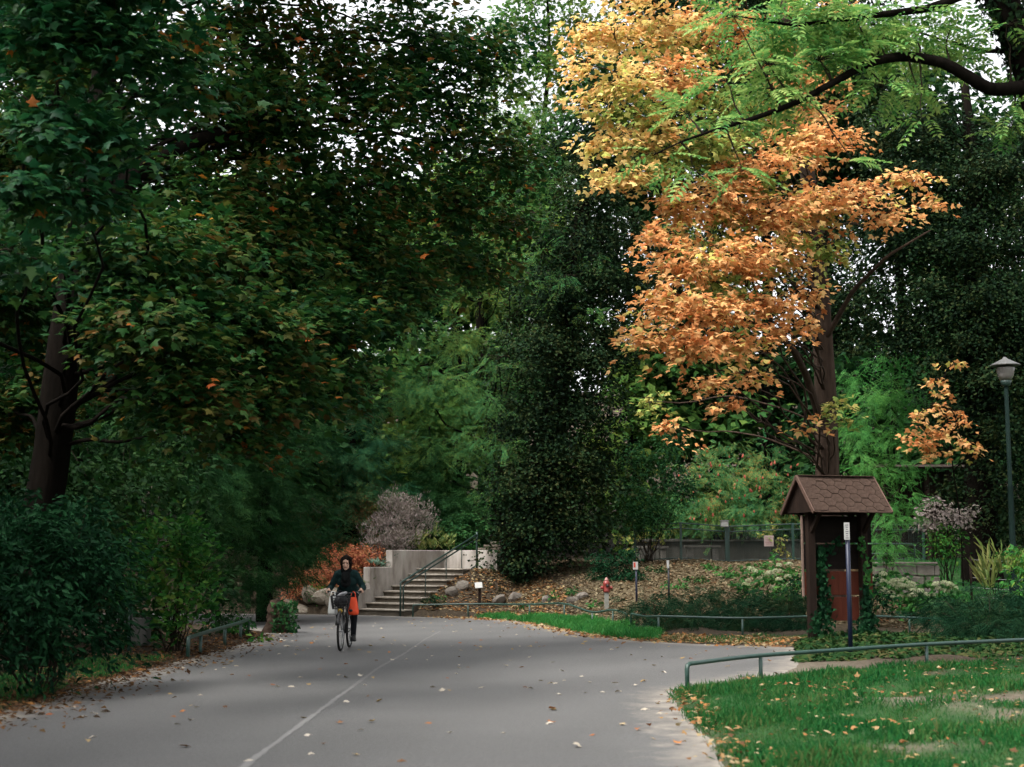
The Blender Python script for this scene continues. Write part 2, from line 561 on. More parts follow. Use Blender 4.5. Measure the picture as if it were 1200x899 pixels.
def mixc(fac, a, b):
    x = n.new('ShaderNodeMix'); x.data_type = 'RGBA'
    L.new(fac, x.inputs[0]); L.new(a, x.inputs[6]); L.new(b, x.inputs[7]); return x.outputs[2]
bc = mixc(sp.outputs[1], soil.outputs[0], mulch.outputs[0])
sepx = n.new('ShaderNodeSeparateXYZ'); L.new(g.outputs['Position'], sepx.inputs[0])
ms1 = n.new('ShaderNodeMapRange'); ms1.inputs['From Min'].default_value = 0.8; ms1.inputs['From Max'].default_value = 1.8; L.new(sepx.outputs['X'], ms1.inputs['Value'])
ms2 = n.new('ShaderNodeMapRange'); ms2.inputs['From Min'].default_value = 27; ms2.inputs['From Max'].default_value = 22; L.new(sepx.outputs['Y'], ms2.inputs['Value'])
ms3 = n.new('ShaderNodeMapRange'); ms3.inputs['From Min'].default_value = 6.0; ms3.inputs['From Max'].default_value = 4.0; L.new(sepx.outputs['X'], ms3.inputs['Value'])
ms4 = n.new('ShaderNodeMapRange'); ms4.inputs['From Min'].default_value = 17.5; ms4.inputs['From Max'].default_value = 15.5; L.new(sepx.outputs['Y'], ms4.inputs['Value'])
mmx = n.new('ShaderNodeMath'); mmx.operation = 'MAXIMUM'; L.new(ms3.outputs[0], mmx.inputs[0]); L.new(ms4.outputs[0], mmx.inputs[1])
mm0 = n.new('ShaderNodeMath'); mm0.operation = 'MULTIPLY'; L.new(ms1.outputs[0], mm0.inputs[0]); L.new(mmx.outputs[0], mm0.inputs[1])
mm = n.new('ShaderNodeMath'); mm.operation = 'MULTIPLY'; L.new(mm0.outputs[0], mm.inputs[0]); L.new(ms2.outputs[0], mm.inputs[1])
bc = mixc(mm.outputs[0], bc, sand.outputs[0])
bc = mixc(sp.outputs[0], bc, turf.outputs[0])
L.new(bc, p.inputs['Base Color'])
p.inputs['Roughness'].default_value = 0.95
p.inputs['Specular IOR Level'].default_value = 0.15
bmp = n.new('ShaderNodeBump'); bmp.inputs['Strength'].default_value = 0.7; bmp.inputs['Distance'].default_value = 0.04
L.new(n2.outputs['Fac'], bmp.inputs['Height']); L.new(bmp.outputs[0], p.inputs['Normal'])
ground = setting(link('ground', me, gm))
ground['label'] = 'brown earth, mulch and lawn ground sloping up behind the road'

# road sheet with its distance to the edge kept on the vertices
bd = densify(ROAD, 0.35, 0.025)
jx, jy = np.meshgrid(np.arange(-14, 5.4, 0.4), np.arange(6, 44, 0.4))
pts = np.stack([jx.ravel(), jy.ravel()], 1) + rng.normal(size=(jx.size, 2)) * 0.05
pts = pts[poly_dist(pts[:, 0], pts[:, 1], bd) < -0.15]
allp = np.concatenate([bd, pts])
nb = len(bd)
r_ = mgeo.delaunay_2d_cdt([Vector(v) for v in allp], [(i, (i + 1) % nb) for i in range(nb)], [], 1, 1e-5)
rv = np.array([(v.x, v.y, 0.0) for v in r_[0]])
rt = np.array([f for f in r_[2] if len(f) == 3])
ce = rv[rt].mean(1)
rt = rt[poly_dist(ce[:, 0], ce[:, 1], bd) < 0]
nrm_ = np.cross(rv[rt[:, 1]] - rv[rt[:, 0]], rv[rt[:, 2]] - rv[rt[:, 0]])[:, 2]
rt[nrm_ < 0] = rt[nrm_ < 0][:, ::-1]
me = tri_mesh('road', rv, rt)
ed = -poly_dist(rv[:, 0], rv[:, 1], ROAD)
fa = me.attributes.new('edge', 'FLOAT', 'POINT')
fa.data.foreach_set('value', ed.astype(np.float32))
rm, n, L, p = _nodes('asphalt')
g = n.new('ShaderNodeNewGeometry')
n1, n2, n3 = noise_(0.45, 7), noise_(70, 4), noise_(2.6, 6)
base = ramp(n, [(0.3, (0.080, 0.0785, 0.0765)), (0.7, (0.096, 0.094, 0.0915))]); L.new(n1.outputs['Fac'], base.inputs[0])
n4 = noise_(22, 5)
gr = ramp(n, [(0.3, (0.5, 0.5, 0.5)), (0.7, (1.45, 1.45, 1.45))]); L.new(n2.outputs['Fac'], gr.inputs[0])
ml = n.new('ShaderNodeMix'); ml.data_type = 'RGBA'; ml.blend_type = 'MULTIPLY'; ml.inputs[0].default_value = 1.0
fl_ = ramp(n, [(0.3, (0.8, 0.8, 0.8)), (0.5, (1.0, 1.0, 1.0)), (0.7, (1.22, 1.22, 1.22))]); L.new(n4.outputs['Fac'], fl_.inputs[0])
ml0 = n.new('ShaderNodeMix'); ml0.data_type = 'RGBA'; ml0.blend_type = 'MULTIPLY'; ml0.inputs[0].default_value = 1.0
L.new(base.outputs[0], ml0.inputs[6]); L.new(fl_.outputs[0], ml0.inputs[7])
L.new(ml0.outputs[2], ml.inputs[6]); L.new(gr.outputs[0], ml.inputs[7])
# worn wheel streaks curving along the road
wv = n.new('ShaderNodeTexWave'); wv.wave_type = 'RINGS'; wv.rings_direction = 'Z'
mpg = n.new('ShaderNodeMapping'); mpg.inputs['Location'].default_value = (-14.0, -10.0, 0)
L.new(g.outputs['Position'], mpg.inputs[0]); L.new(mpg.outputs[0], wv.inputs['Vector'])
wv.inputs['Scale'].default_value = 0.16; wv.inputs['Distortion'].default_value = 2.5; wv.inputs['Detail'].default_value = 3; wv.inputs['Detail Scale'].default_value = 0.6
wr = ramp(n, [(0.0, (0.95, 0.95, 0.95)), (1.0, (1.04, 1.04, 1.04))]); L.new(wv.outputs['Fac'], wr.inputs[0])
ml2 = n.new('ShaderNodeMix'); ml2.data_type = 'RGBA'; ml2.blend_type = 'MULTIPLY'; ml2.inputs[0].default_value = 1.0
L.new(ml.outputs[2], ml2.inputs[6]); L.new(wr.outputs[0], ml2.inputs[7])
ea = n.new('ShaderNodeAttribute'); ea.attribute_name = 'edge'
a1 = n.new('ShaderNodeMath'); a1.operation = 'MULTIPLY_ADD'; L.new(n3.outputs['Fac'], a1.inputs[0]); a1.inputs[1].default_value = -1.45
L.new(ea.outputs['Fac'], a1.inputs[2])
mr1 = n.new('ShaderNodeMapRange'); mr1.inputs['From Min'].default_value = -0.15; mr1.inputs['From Max'].default_value = -0.75; L.new(a1.outputs[0], mr1.inputs['Value'])
dust = ramp(n, [(0.35, (0.15, 0.133, 0.112)), (0.65, (0.235, 0.21, 0.178))]); L.new(n3.outputs['Fac'], dust.inputs[0])
L.new(mixc(mr1.outputs[0], ml2.outputs[2], dust.outputs[0]), p.inputs['Base Color'])
p.inputs['Roughness'].default_value = 0.72
p.inputs['Specular IOR Level'].default_value = 0.35
bmp = n.new('ShaderNodeBump'); bmp.inputs['Strength'].default_value = 0.35; bmp.inputs['Distance'].default_value = 0.006
L.new(n2.outputs['Fac'], bmp.inputs['Height']); L.new(bmp.outputs[0], p.inputs['Normal'])
road = setting(link('road', me, rm))
road['label'] = 'grey asphalt park road strewn with leaves'
# pale seam running along the road
sm_ = []
for px_, py_ in ((516, 740), (497, 750), (474, 766), (445, 782), (420, 800), (390, 822), (345, 855), (300, 888), (255, 925)):
    d = ray(px_, py_); t = -CAM_Z / d[2]
    sm_.append([d[0] * t, d[1] * t])
sm_ = densify(np.array(sm_), 0.12, 0.006, closed=False)
tn = norm(np.gradient(sm_, axis=0)); sdv = np.stack([tn[:, 1], -tn[:, 0]], 1)
wd = 0.032 + 0.005 * np.sin(np.arange(len(sm_)) * 0.31) + rng.normal(size=len(sm_)) * 0.003
wd *= np.linspace(0.6, 1.0, len(sm_))
sv = np.concatenate([np.c_[sm_ - sdv * wd[:, None], np.full(len(sm_), 0.004)], np.c_[sm_ + sdv * wd[:, None], np.full(len(sm_), 0.004)]])
k = len(sm_)
me = tri_mesh('repair_seam', sv, np.array([t for i in range(k - 1) for t in ((i, i + k, i + 1), (i + 1, i + k, i + k + 1))]))
seam = link('repair_seam', me, mat('seam filler', (0.135, 0.132, 0.128), (0.165, 0.162, 0.157), 6, 0.8), road)

# ================================================================== BUILT THINGS
M_CONC = mat('weathered concrete', (0.13, 0.11, 0.09), (0.29, 0.26, 0.23), 2.6, 0.9, 0.2, 0.5, 22, stretch=(1, 1, 0.3), c2=(0.4, 0.37, 0.335))
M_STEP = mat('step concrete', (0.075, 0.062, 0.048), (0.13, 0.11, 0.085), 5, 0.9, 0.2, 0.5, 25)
M_GREEN = mat('dark green paint', (0.010, 0.034, 0.026), (0.018, 0.05, 0.038), 9, 0.42, 0.5, 0.15, 60)
M_DGREEN = mat('blackish green paint', (0.012, 0.03, 0.024), (0.02, 0.045, 0.036), 9, 0.5, 0.4)
M_BLUE = mat('navy paint', (0.003, 0.006, 0.02), (0.006, 0.010, 0.03), 9, 0.45, 0.4)
M_WHITE = mat('white enamel', (0.36, 0.355, 0.34), (0.28, 0.275, 0.265), 15, 0.5, 0.4)
M_WOOD = mat('dark stained wood', (0.009, 0.0055, 0.004), (0.021, 0.012, 0.008), 5, 0.85, 0.12, 0.4, 30, stretch=(1, 1, 0.15))
M_BOARD = mat('black board', (0.005, 0.0035, 0.003), (0.010, 0.0075, 0.006), 4, 0.9, 0.08, 0.2, 30, stretch=(0.2, 0.2, 1))
M_REDB = mat('red brown board', (0.05, 0.012, 0.006), (0.085, 0.02, 0.010), 3, 0.8, 0.15, 0.2, 30, stretch=(1, 1, 0.2))
M_SHING = mat('bitumen shingle', (0.03, 0.018, 0.013), (0.06, 0.038, 0.028), 14, 0.95, 0.15, 0.8, 120)
M_STONE = mat('pale limestone', (0.13, 0.105, 0.078), (0.24, 0.205, 0.16), 3.5, 0.95, 0.15, 0.8, 10, c2=(0.31, 0.275, 0.225))
M_GSTONE = mat('grey fieldstone', (0.085, 0.072, 0.06), (0.16, 0.142, 0.122), 3.5, 0.95, 0.15, 0.8, 10)
M_STEEL = mat('grey steel', (0.2, 0.2, 0.19), (0.28, 0.28, 0.27), 10, 0.5, 0.5, metal=0.6)
M_BARK = mat('brown bark', (0.035, 0.024, 0.016), (0.085, 0.06, 0.042), 5, 0.95, 0.1, 1.0, 14, stretch=(1, 1, 0.22))
M_DBARK = mat('dark bark', (0.003, 0.0026, 0.002), (0.009, 0.007, 0.0055), 5, 0.95, 0.03, 1.0, 14, stretch=(1, 1, 0.22))
M_RBARK = mat('reddish furrowed bark', (0.02, 0.013, 0.009), (0.055, 0.037, 0.027), 6, 0.95, 0.1, 1.0, 16, stretch=(1, 1, 0.15))

# ---- staircase
def sxy(u, v, z):
    q_ = ST0 + SA * u + SC * v
    return np.array([q_[0], q_[1], z])
RST = np.array([[SC[0], SA[0], 0], [SC[1], SA[1], 0], [0, 0, 1.0]])     # local x across, y along
stair = thing('staircase', 'weathered concrete outdoor staircase climbing beside the stepped grey retaining wall', 'staircase', sxy(0, 0, 0))
for i in range(ST_N):
    z1 = (i + 1) * ST_R
    mb = MB()
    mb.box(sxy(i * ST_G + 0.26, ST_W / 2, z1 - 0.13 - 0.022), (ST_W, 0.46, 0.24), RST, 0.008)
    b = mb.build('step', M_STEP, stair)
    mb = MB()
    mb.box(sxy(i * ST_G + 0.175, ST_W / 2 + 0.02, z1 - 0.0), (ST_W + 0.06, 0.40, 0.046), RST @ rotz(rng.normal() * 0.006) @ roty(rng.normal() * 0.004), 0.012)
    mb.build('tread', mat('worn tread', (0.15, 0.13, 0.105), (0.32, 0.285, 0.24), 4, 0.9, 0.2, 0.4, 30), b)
mb = MB(); mb.box(sxy(ST_N * ST_G + 0.55, 1.0, ST_TOP - 0.35), (2.05, 1.2, 0.7), RST, 0.01)
mb.build('landing', M_STEP, stair)
for i in range(3):
    mb = MB(); mb.box(sxy(4.28 + 0.32 * i, 1.75, 1.90 + 0.10 * i), (1.3, 0.45, 0.07), RST, 0.012)
    mb.build('upper_tread', M_STEP, stair)
    mb = MB(); mb.box(sxy(4.35 + 0.32 * i, 1.75, 1.78 + 0.10 * i), (1.2, 0.42, 0.16), RST, 0.01)
    mb.build('upper_step', M_STEP, stair)

# ---- retaining wall of three stepped blocks and a back piece
wall = thing('retaining_wall', 'stained grey concrete retaining wall stepping up along the left of the stairs', 'retaining wall', sxy(0, -0.15, 0))
def wall_block(u0, u1, v, top, name='wall_section', th=0.26, low=-0.2):
    mb = MB(); mb.box(sxy((u0 + u1) / 2, v, (top + low) / 2), (th, u1 - u0, top - low), RST, 0.015)
    return mb.build(name, M_CONC, wall)
wall_block(-0.35, 0.5, -0.14, 0.74)
wall_block(0.503, 1.45, -0.14, 1.36)
wall_block(1.453, 4.05, -0.14, 1.86)
mb = MB(); mb.box(sxy(3.92 + 0.0, 1.04, 0.95), (2.1, 0.24, 1.82), RST, 0.015)
mb.build('wall_section', M_CONC, wall)

# ---- handrail
hr = thing('stair_handrail', 'dark green double bar handrail rising along the right side of the stairs', 'handrail', sxy(0, ST_W, 0))
def rail_pt(u, dz):
    return sxy(u, ST_W - 0.08, np.clip(u, 0, 9) * ST_R / ST_G * 0.92 + dz)
mb = MB()
mb.tube([rail_pt(-0.05, 0.0), rail_pt(-0.05, 0.93), rail_pt(0.02, 0.96), rail_pt(3.3, 0.96)], 0.026, 8); mb.build('top_bar', M_DGREEN, hr, True)
mb = MB(); mb.tube([rail_pt(0.07, 0.0), rail_pt(0.07, 0.80), rail_pt(0.14, 0.84), rail_pt(3.3, 0.84)], 0.022, 8); mb.build('lower_bar', M_DGREEN, hr, True)
for u in (1.0, 1.9, 2.6):
    mb = MB(); mb.tube([rail_pt(u, -0.05), rail_pt(u, 0.94)], 0.016, 6); mb.build('baluster', M_DGREEN, hr, True)
mb = MB(); mb.tube([rail_pt(3.3, -0.05), rail_pt(3.3, 1.05)], 0.032, 8); mb.build('end_post', M_DGREEN, hr, True)
mb = MB(); mb.tube([rail_pt(0.9, 0.05), rail_pt(3.3, 0.05)], 0.018, 6); mb.build('foot_bar', M_DGREEN, hr, True)

# ---- low tubular park rails
def low_rail(label, pts, posts, hgt=0.34, r=0.024, hooks=(True, True), group=None):
    """pts: ground line of the rail (x, y[, extra height]); posts: the positions with a post"""
    P = [np.array([q_[0], q_[1], hz(q_[0], q_[1]) + hgt + (q_[2] if len(q_) > 2 else 0)]) for q_ in pts]
    o = thing('low_rail', label, 'rail', (P[0][0], P[0][1], P[0][2] - hgt), group)
    line = []
    for i, q_ in enumerate(P):
        line.append(q_)
        if i < len(P) - 1:
            for k_ in range(1, 6):
                line.append(q_ + (P[i + 1] - q_) * k_ / 6)
    line = np.array(line)
    for _ in range(2):
        line[1:-1] = line[1:-1] * 0.5 + (line[:-2] + line[2:]) * 0.25
    def bend(e, nxt):
        d = norm(nxt - e)
        return [np.array([e[0], e[1], hz(e[0], e[1]) - 0.1]), e - [0, 0, 0.06], e - [0, 0, 0.018] + d * 0.015, e + d * 0.06]
    L_ = list(line)
    if hooks[0]:
        L_ = bend(line[0], line[1]) + L_[1:]
    if hooks[1]:
        L_ = L_[:-1] + bend(line[-1], line[-2])[::-1]
    mb = MB(); mb.tube(L_, r, 8); mb.build('bar', M_GREEN, o, True)
    for x, y in posts:
        k_ = np.argmin(np.hypot(line[:, 0] - x, line[:, 1] - y))
        a = line[k_]
        mb = MB(); mb.tube([[a[0], a[1], hz(a[0], a[1]) - 0.12], [a[0], a[1], a[2] - r * 0.6]], r * 0.9, 8)
        mb.build('post', M_GREEN, o, True)
    return o
low_rail('dark green low tube rail edging the foreground lawn beside the kiosk', [(2.16, 17.85), (3.2, 19.2), (5.9, 20.7), (9.5, 23.0), (13, 25)], [(3.15, 19.15), (5.87, 20.7), (9.2, 22.8)], 0.31, 0.029)
low_rail('short dark green tube rail at the left road edge beside the litter bin', [(-5.25, 23.4), (-5.3, 25.5), (-5.35, 28), (-5.45, 29.8)], [(-5.27, 24.6), (-5.33, 26.9), (-5.4, 28.6)], 0.33, 0.034)
low_rail('bent dark green tube rail winding past the grass strip below the stairs', [(-2.75, 39.95), (-0.9, 39.7), (0.5, 38.3), (1.35, 36.7, 0.06), (1.95, 34.7, -0.08), (2.4, 34.1, 0.05), (2.62, 32.8, -0.05)],
         [(-1.1, 39.7), (0.45, 38.4), (1.35, 36.7), (1.95, 34.7), (2.38, 34.1)], 0.34, 0.024)
low_rail('long straight dark green tube rail in front of the juniper bed', [(2.62, 31.7), (2.85, 30.7, -0.02), (3.1, 30.1, 0.03), (4.66, 29.4), (7, 29.5), (9.3, 29.6)], [(3.08, 30.15), (4.66, 29.4), (6.4, 29.5), (8, 29.5)], 0.34, 0.024)

# ---- information kiosk with a hexagon shingle roof, seen from behind
KO = np.array([6.25, 27.55, 0.0]); KO[2] = hz(6.25, 27.0)
KR = rotz(math.radians(16))
KL, KW, KE, KRZ = 1.62, 1.3, 2.42, 3.10        # ridge length, roof width, eave and ridge height
def kp(x, y, z):
    return KO + KR @ np.array([x, y, z])
kiosk = thing('notice_kiosk', 'brown wooden notice kiosk with hexagon shingle roof and red lower boards', 'kiosk', KO)
for sx in (-1, 1):
    mb = MB(); mb.box(kp(sx * 0.56, 0, 1.42), (0.14, 0.14, 3.1), KR, 0.012)
    mb.build('post', M_WOOD, kiosk)
    mb = MB(); mb.box(kp(sx * 0.56, 0, 2.46), (0.09, 1.12, 0.11), KR, 0.01); mb.build('cross_beam', M_WOOD, kiosk)
    for sy in (-1, 1):
        mb = MB(); mb.box(kp(sx * 0.56, sy * 0.24, 2.22), (0.07, 0.07, 0.62), KR @ rotx(-sy * 0.8), 0.008); mb.build('brace', M_WOOD, kiosk)
for sy in (-1, 1):
    mb = MB(); mb.box(kp(0, sy * 0.46, 2.55), (1.5, 0.08, 0.09), KR, 0.01); mb.build('eave_beam', M_WOOD, kiosk)
for k_, (z0, z1, x0, x1, m_) in enumerate(((1.83, 2.34, -0.66, 0.80, M_BOARD), (1.32, 1.80, -0.66, 0.80, M_BOARD), (0.83, 1.28, -0.66, 0.80, M_REDB), (0.34, 0.79, -0.24, 0.49, M_REDB))):
    for j_ in range(2):
        xa, xb = x0 + (x1 - x0) * j_ / 2, x0 + (x1 - x0) * (j_ + 1) / 2
        mb = MB(); mb.box(kp((xa + xb) / 2, 0.095 + 0.004 * j_, (z0 + z1) / 2), (xb - xa - 0.004, 0.035, z1 - z0), KR @ roty(rng.normal() * .003), 0.005)
        b = mb.build('board', m_, kiosk)
        b['label'] = 'red brown board' if m_ is M_REDB else 'black board'
mb = MB(); mb.box(kp(-0.685, 0.095, 1.58), (0.03, 0.05, 1.55), KR, 0.004); mb.build('edge_strip', mat('pale raw wood', (0.12, 0.08, 0.06), (0.18, 0.125, 0.1), 8, 0.8), kiosk)
# roof
th = math.atan2(KRZ - KE, KW / 2)
sl_len = math.hypot(KRZ - KE, KW / 2)
mb = MB()
hw, ov = KW / 2, KL / 2
for s_ in (-1, 1):
    Rr = KR @ rotx(s_ * th) if s_ < 0 else KR @ rotx(-th)
    Rr = KR @ rotx(th if s_ < 0 else -th)
    mb.box(kp(0, s_ * hw / 2, (KRZ + KE) / 2 - 0.03), (KL, sl_len, 0.03), Rr)
roof = mb.build('roof', M_WOOD, kiosk)
mb = MB()
tri = [kp(x, y, z) for x in (-ov + 0.06, -ov + 0.09) for y, z in ((-hw + 0.06, KE - 0.02), (hw - 0.06, KE - 0.02), (0, KRZ - 0.06))]
mb.add(tri, [(0, 1, 2), (5, 4, 3), (0, 3, 4, 1), (1, 4, 5, 2), (2, 5, 3, 0)]); mb.build('gable_board', M_WOOD, roof)
mb = MB()
tri = [kp(x, y, z) for x in (ov - 0.09, ov - 0.06) for y, z in ((-hw + 0.06, KE - 0.02), (hw - 0.06, KE - 0.02), (0, KRZ - 0.06))]
mb.add(tri, [(0, 1, 2), (5, 4, 3), (0, 3, 4, 1), (1, 4, 5, 2), (2, 5, 3, 0)]); mb.build('gable_board', M_WOOD, roof)
hexr = 0.13
hv = [(hexr * math.cos(a), hexr * math.sin(a) * 0.98, 0) for a in np.radians(range(0, 360, 60))]
def hex_mesh(pts):
    m_ = bpy.data.meshes.new('shingle')
    k_ = len(pts)
    m_.from_pydata([(x, y, 0) for x, y in pts] + [(x * 0.965, y * 0.965, 0.016) for x, y in pts], [],
                   [tuple(range(k_, 2 * k_)), tuple(range(k_ - 1, -1, -1))] + [(i, (i + 1) % k_, k_ + (i + 1) % k_, k_ + i) for i in range(k_)])
    m_.materials.append(M_SHING); m_.update(); return m_
hx = hex_mesh([(x, y) for x, y, _ in hv])
dxs, dys = hexr * 1.52, hexr * 1.76
def clip_hex(cx, cy):
    """a hexagon cut at the roof edges, in slope coordinates"""
    P_ = [(cx + x, cy + y) for x, y, _ in hv]
    for ax, lim, sg in ((0, -ov, 1), (0, ov, -1), (1, -sl_len / 2 - 0.03, 1), (1, sl_len / 2 + 0.005, -1)):
        out = []
        for i in range(len(P_)):
            a, b = P_[i], P_[(i + 1) % len(P_)]
            ia, ib = sg * (a[ax] - lim) >= 0, sg * (b[ax] - lim) >= 0
            if ia: out.append(a)
            if ia != ib:
                t = (lim - a[ax]) / (b[ax] - a[ax])
                out.append((a[0] + t * (b[0] - a[0]), a[1] + t * (b[1] - a[1])))
        P_ = out
        if len(P_) < 3: return None
    return P_
for s_ in (-1, 1):
    Rr = KR @ rotx(th if s_ < 0 else -th)
    cpt = kp(0, s_ * hw / 2, (KRZ + KE) / 2 - 0.03)
    for i in range(-6, 7):
        for j in range(-5, 6):
            cx, cy = i * dxs, j * dys + (dys / 2 if i % 2 else 0)
            P_ = clip_hex(cx, cy * (1 if s_ < 0 else -1))
            if not P_: continue
            full = len(P_) == 6 and abs(cx) + hexr <= ov and abs(cy) + hexr <= sl_len / 2
            lift = 0.017 + 0.004 * ((i + 2 * j) % 3)
            if full:
                piece('shingle', hx, roof, cpt + Rr @ np.array([cx, cy * (1 if s_ < 0 else -1), lift]), Rr @ rotx(rng.normal() * 0.012) @ roty(rng.normal() * 0.012))
            else:
                mx_, my_ = np.mean(P_, 0)
                piece('shingle', hex_mesh([(x - mx_, y - my_) for x, y in P_]), roof, cpt + Rr @ np.array([mx_, my_, lift]), Rr)
    mb = MB(); mb.box(cpt + Rr @ np.array([-ov - 0.018, 0, 0.012]), (0.03, sl_len + 0.03, 0.075), Rr, 0.005); mb.build('rake_board', mat('brown trim', (0.06, 0.034, 0.024), (0.09, 0.052, 0.038), 8, 0.8), roof)
    mb = MB(); mb.box(cpt + Rr @ np.array([ov + 0.018, 0, 0.012]), (0.03, sl_len + 0.03, 0.075), Rr, 0.005); mb.build('rake_board', MATS['brown trim'], roof)
    for k_ in range(3):
        mb = MB(); mb.box(cpt + Rr @ np.array([-ov + 0.10, (k_ - 1) * sl_len / 3, 0.043]), (0.19, sl_len / 3 - 0.008, 0.012), Rr, 0.003); mb.build('edge_shingle', M_SHING, roof)
for k_ in range(5):
    mb = MB(); mb.box(kp(-ov + KL * (k_ + 0.5) / 5, 0, KRZ + 0.012), (KL / 5 - 0.008, 0.16, 0.018), KR, 0.006); mb.build('ridge_cap', M_SHING, roof)

# ---- slim marker posts
def marker(label, loc, hgt, plate, m_plate, r=0.03, face=0.0, pm=M_BLUE):
    o = thing('marker_post', label, 'post', loc)
    x, y, z = loc
    mb = MB(); mb.tube([(x, y, z - 0.2), (x, y, z + hgt)], r, 8); mb.build('pole', pm, o, True)
    mb = MB(); mb.lathe((x, y, z + hgt), [(r, 0), (r * 0.7, r * 0.5), (0.002, r * 0.6)], 8); mb.build('cap', pm, o, True)
    w_, h_ = plate
    R_ = rotz(face)
    mb = MB(); mb.box(np.array([x, y, z + hgt - h_ / 2 + 0.02]) + R_ @ np.array([-0.02, -r - 0.012, 0]), (w_, 0.012, h_), R_, 0.004)
    pl = mb.build('plate', m_plate, o)
    return o, pl, R_
P_ = hit(991, 769)
o, pl, R_ = marker('tall navy post with a narrow white plate in front of the kiosk', (5.5, 23.45, hz(5.5, 23.45)), 2.12, (0.09, 0.28), M_WHITE, 0.038)
for k_ in range(7):
    mb = MB(); mb.box(np.array([5.48, 23.45 - 0.038 - 0.02, ORI[o.name][2] + 2.10 - 0.035 * k_]), (0.05 - 0.012 * (k_ % 3), 0.003, 0.012)); mb.build('print_line', mat('grey print', (0.09, 0.09, 0.1), None, 9, 0.6), pl)
q_ = hit(746, 706)
o, pl, R_ = marker('thin navy post with a red and white plate at the mulch slope', q_, 1.03, (0.13, 0.20), M_WHITE, 0.027)
mb = MB(); mb.box(q_ + [-0.045, -0.045, 0.97], (0.05, 0.004, 0.13)); mb.build('red_mark', mat('red print', (0.4, 0.05, 0.03), None, 9, 0.6), pl)
q_ = hit(784, 706)
marker('thin black post with a narrow pale plate at the mulch slope', q_, 1.05, (0.06, 0.20), mat('pale plate', (0.34, 0.34, 0.33), None, 9, 0.5), 0.026, pm=mat('black paint', (0.012, 0.013, 0.016), None, 9, 0.5))

# ---- plant label on a stub post by the stairs
q_ = hit(562, 711)
o = thing('plant_label', 'tilted white plant label on a short dark post right of the stairs', 'label sign', q_)
mb = MB(); mb.box(q_ + [0, 0.03, 0.24], (0.08, 0.06, 0.56), None, 0.005); mb.build('post', M_WOOD, o)
mb = MB(); mb.box(q_ + [-0.03, 0, 0.60], (0.21, 0.2, 0.015), rotx(math.radians(52)) @ rotz(0.1), 0.004); mb.build('plate', M_WHITE, o)

# ---- red hydrant head on a grey post
q_ = hit(711, 714)
o = thing('hydrant', 'red hydrant head with white cap on a grey post above the grass strip', 'hydrant', q_)
M_RED = mat('red paint', (0.15, 0.018, 0.014), (0.2, 0.03, 0.024), 9, 0.45, 0.5)
mb = MB(); mb.box(q_ + [0, 0, 0.18], (0.11, 0.10, 0.52), None, 0.01); mb.build('post', mat('grey post', (0.14, 0.14, 0.12), (0.2, 0.2, 0.18), 8, 0.8), o)
mb = MB(); mb.lathe(q_ + [0, 0, 0.43], [(0.075, 0), (0.095, 0.03), (0.085, 0.06), (0.088, 0.2), (0.10, 0.22), (0.08, 0.27), (0.05, 0.31)], 16)
hb = mb.build('body', M_RED, o, True)
mb = MB(); mb.lathe(q_ + [0, 0, 0.735], [(0.055, 0), (0.05, 0.03), (0.025, 0.055), (0.02, 0.08)], 12); mb.build('cap', mat('pink white paint', (0.38, 0.2, 0.18), None, 9, 0.5), o, True)
for s_ in (-1, 1):
    mb = MB(); mb.lathe(q_ + [s_ * 0.08, -0.02, 0.55], [(0.04, 0), (0.045, 0.05), (0.03, 0.075)], 12, roty(s_ * PI / 2)); mb.build('nozzle', M_RED, o, True)
mb = MB(); mb.lathe(q_ + [0.02, -0.08, 0.60], [(0.038, 0), (0.04, 0.03), (0.02, 0.045)], 12, rotx(PI / 2)); mb.build('front_cap', mat('black rubber', (0.015, 0.015, 0.015), None, 9, 0.6), o, True)

# ---- litter bin at the left verge
bx_, by_ = -6.25, 24.3
q_ = np.array([bx_, by_, hz(bx_, by_)])
o = thing('litter_bin', 'grey concrete litter bin with slanted dark lid under the left shrubs', 'bin', q_)
mb = MB(); mb.lathe(q_ + [0, 0, 0.12], [(0.15, 0), (0.165, 0.03), (0.165, 0.44), (0.15, 0.46), (0.13, 0.45), (0.125, 0.2)], 18); mb.build('drum', mat('grey drum', (0.05, 0.048, 0.043), (0.085, 0.082, 0.076), 6, 0.8, 0.3, 0.2, stretch=(3, 3, 0.4)), o, True)
mb = MB(); mb.tube([q_ + [-0.21, 0.05, -0.2], q_ + [-0.21, 0.05, 0.86]], 0.03, 8); mb.build('post', M_DGREEN, o, True)
mb = MB(); mb.box(q_ + [-0.02, 0.0, 0.86], (0.48, 0.4, 0.022), roty(-0.35), 0.006); mb.build('lid', M_DGREEN, o)
mb = MB(); mb.tube([q_ + [-0.2, 0.05, 0.5], q_ + [-0.12, 0.03, 0.5]], 0.02, 6); mb.build('bracket', M_DGREEN, o)

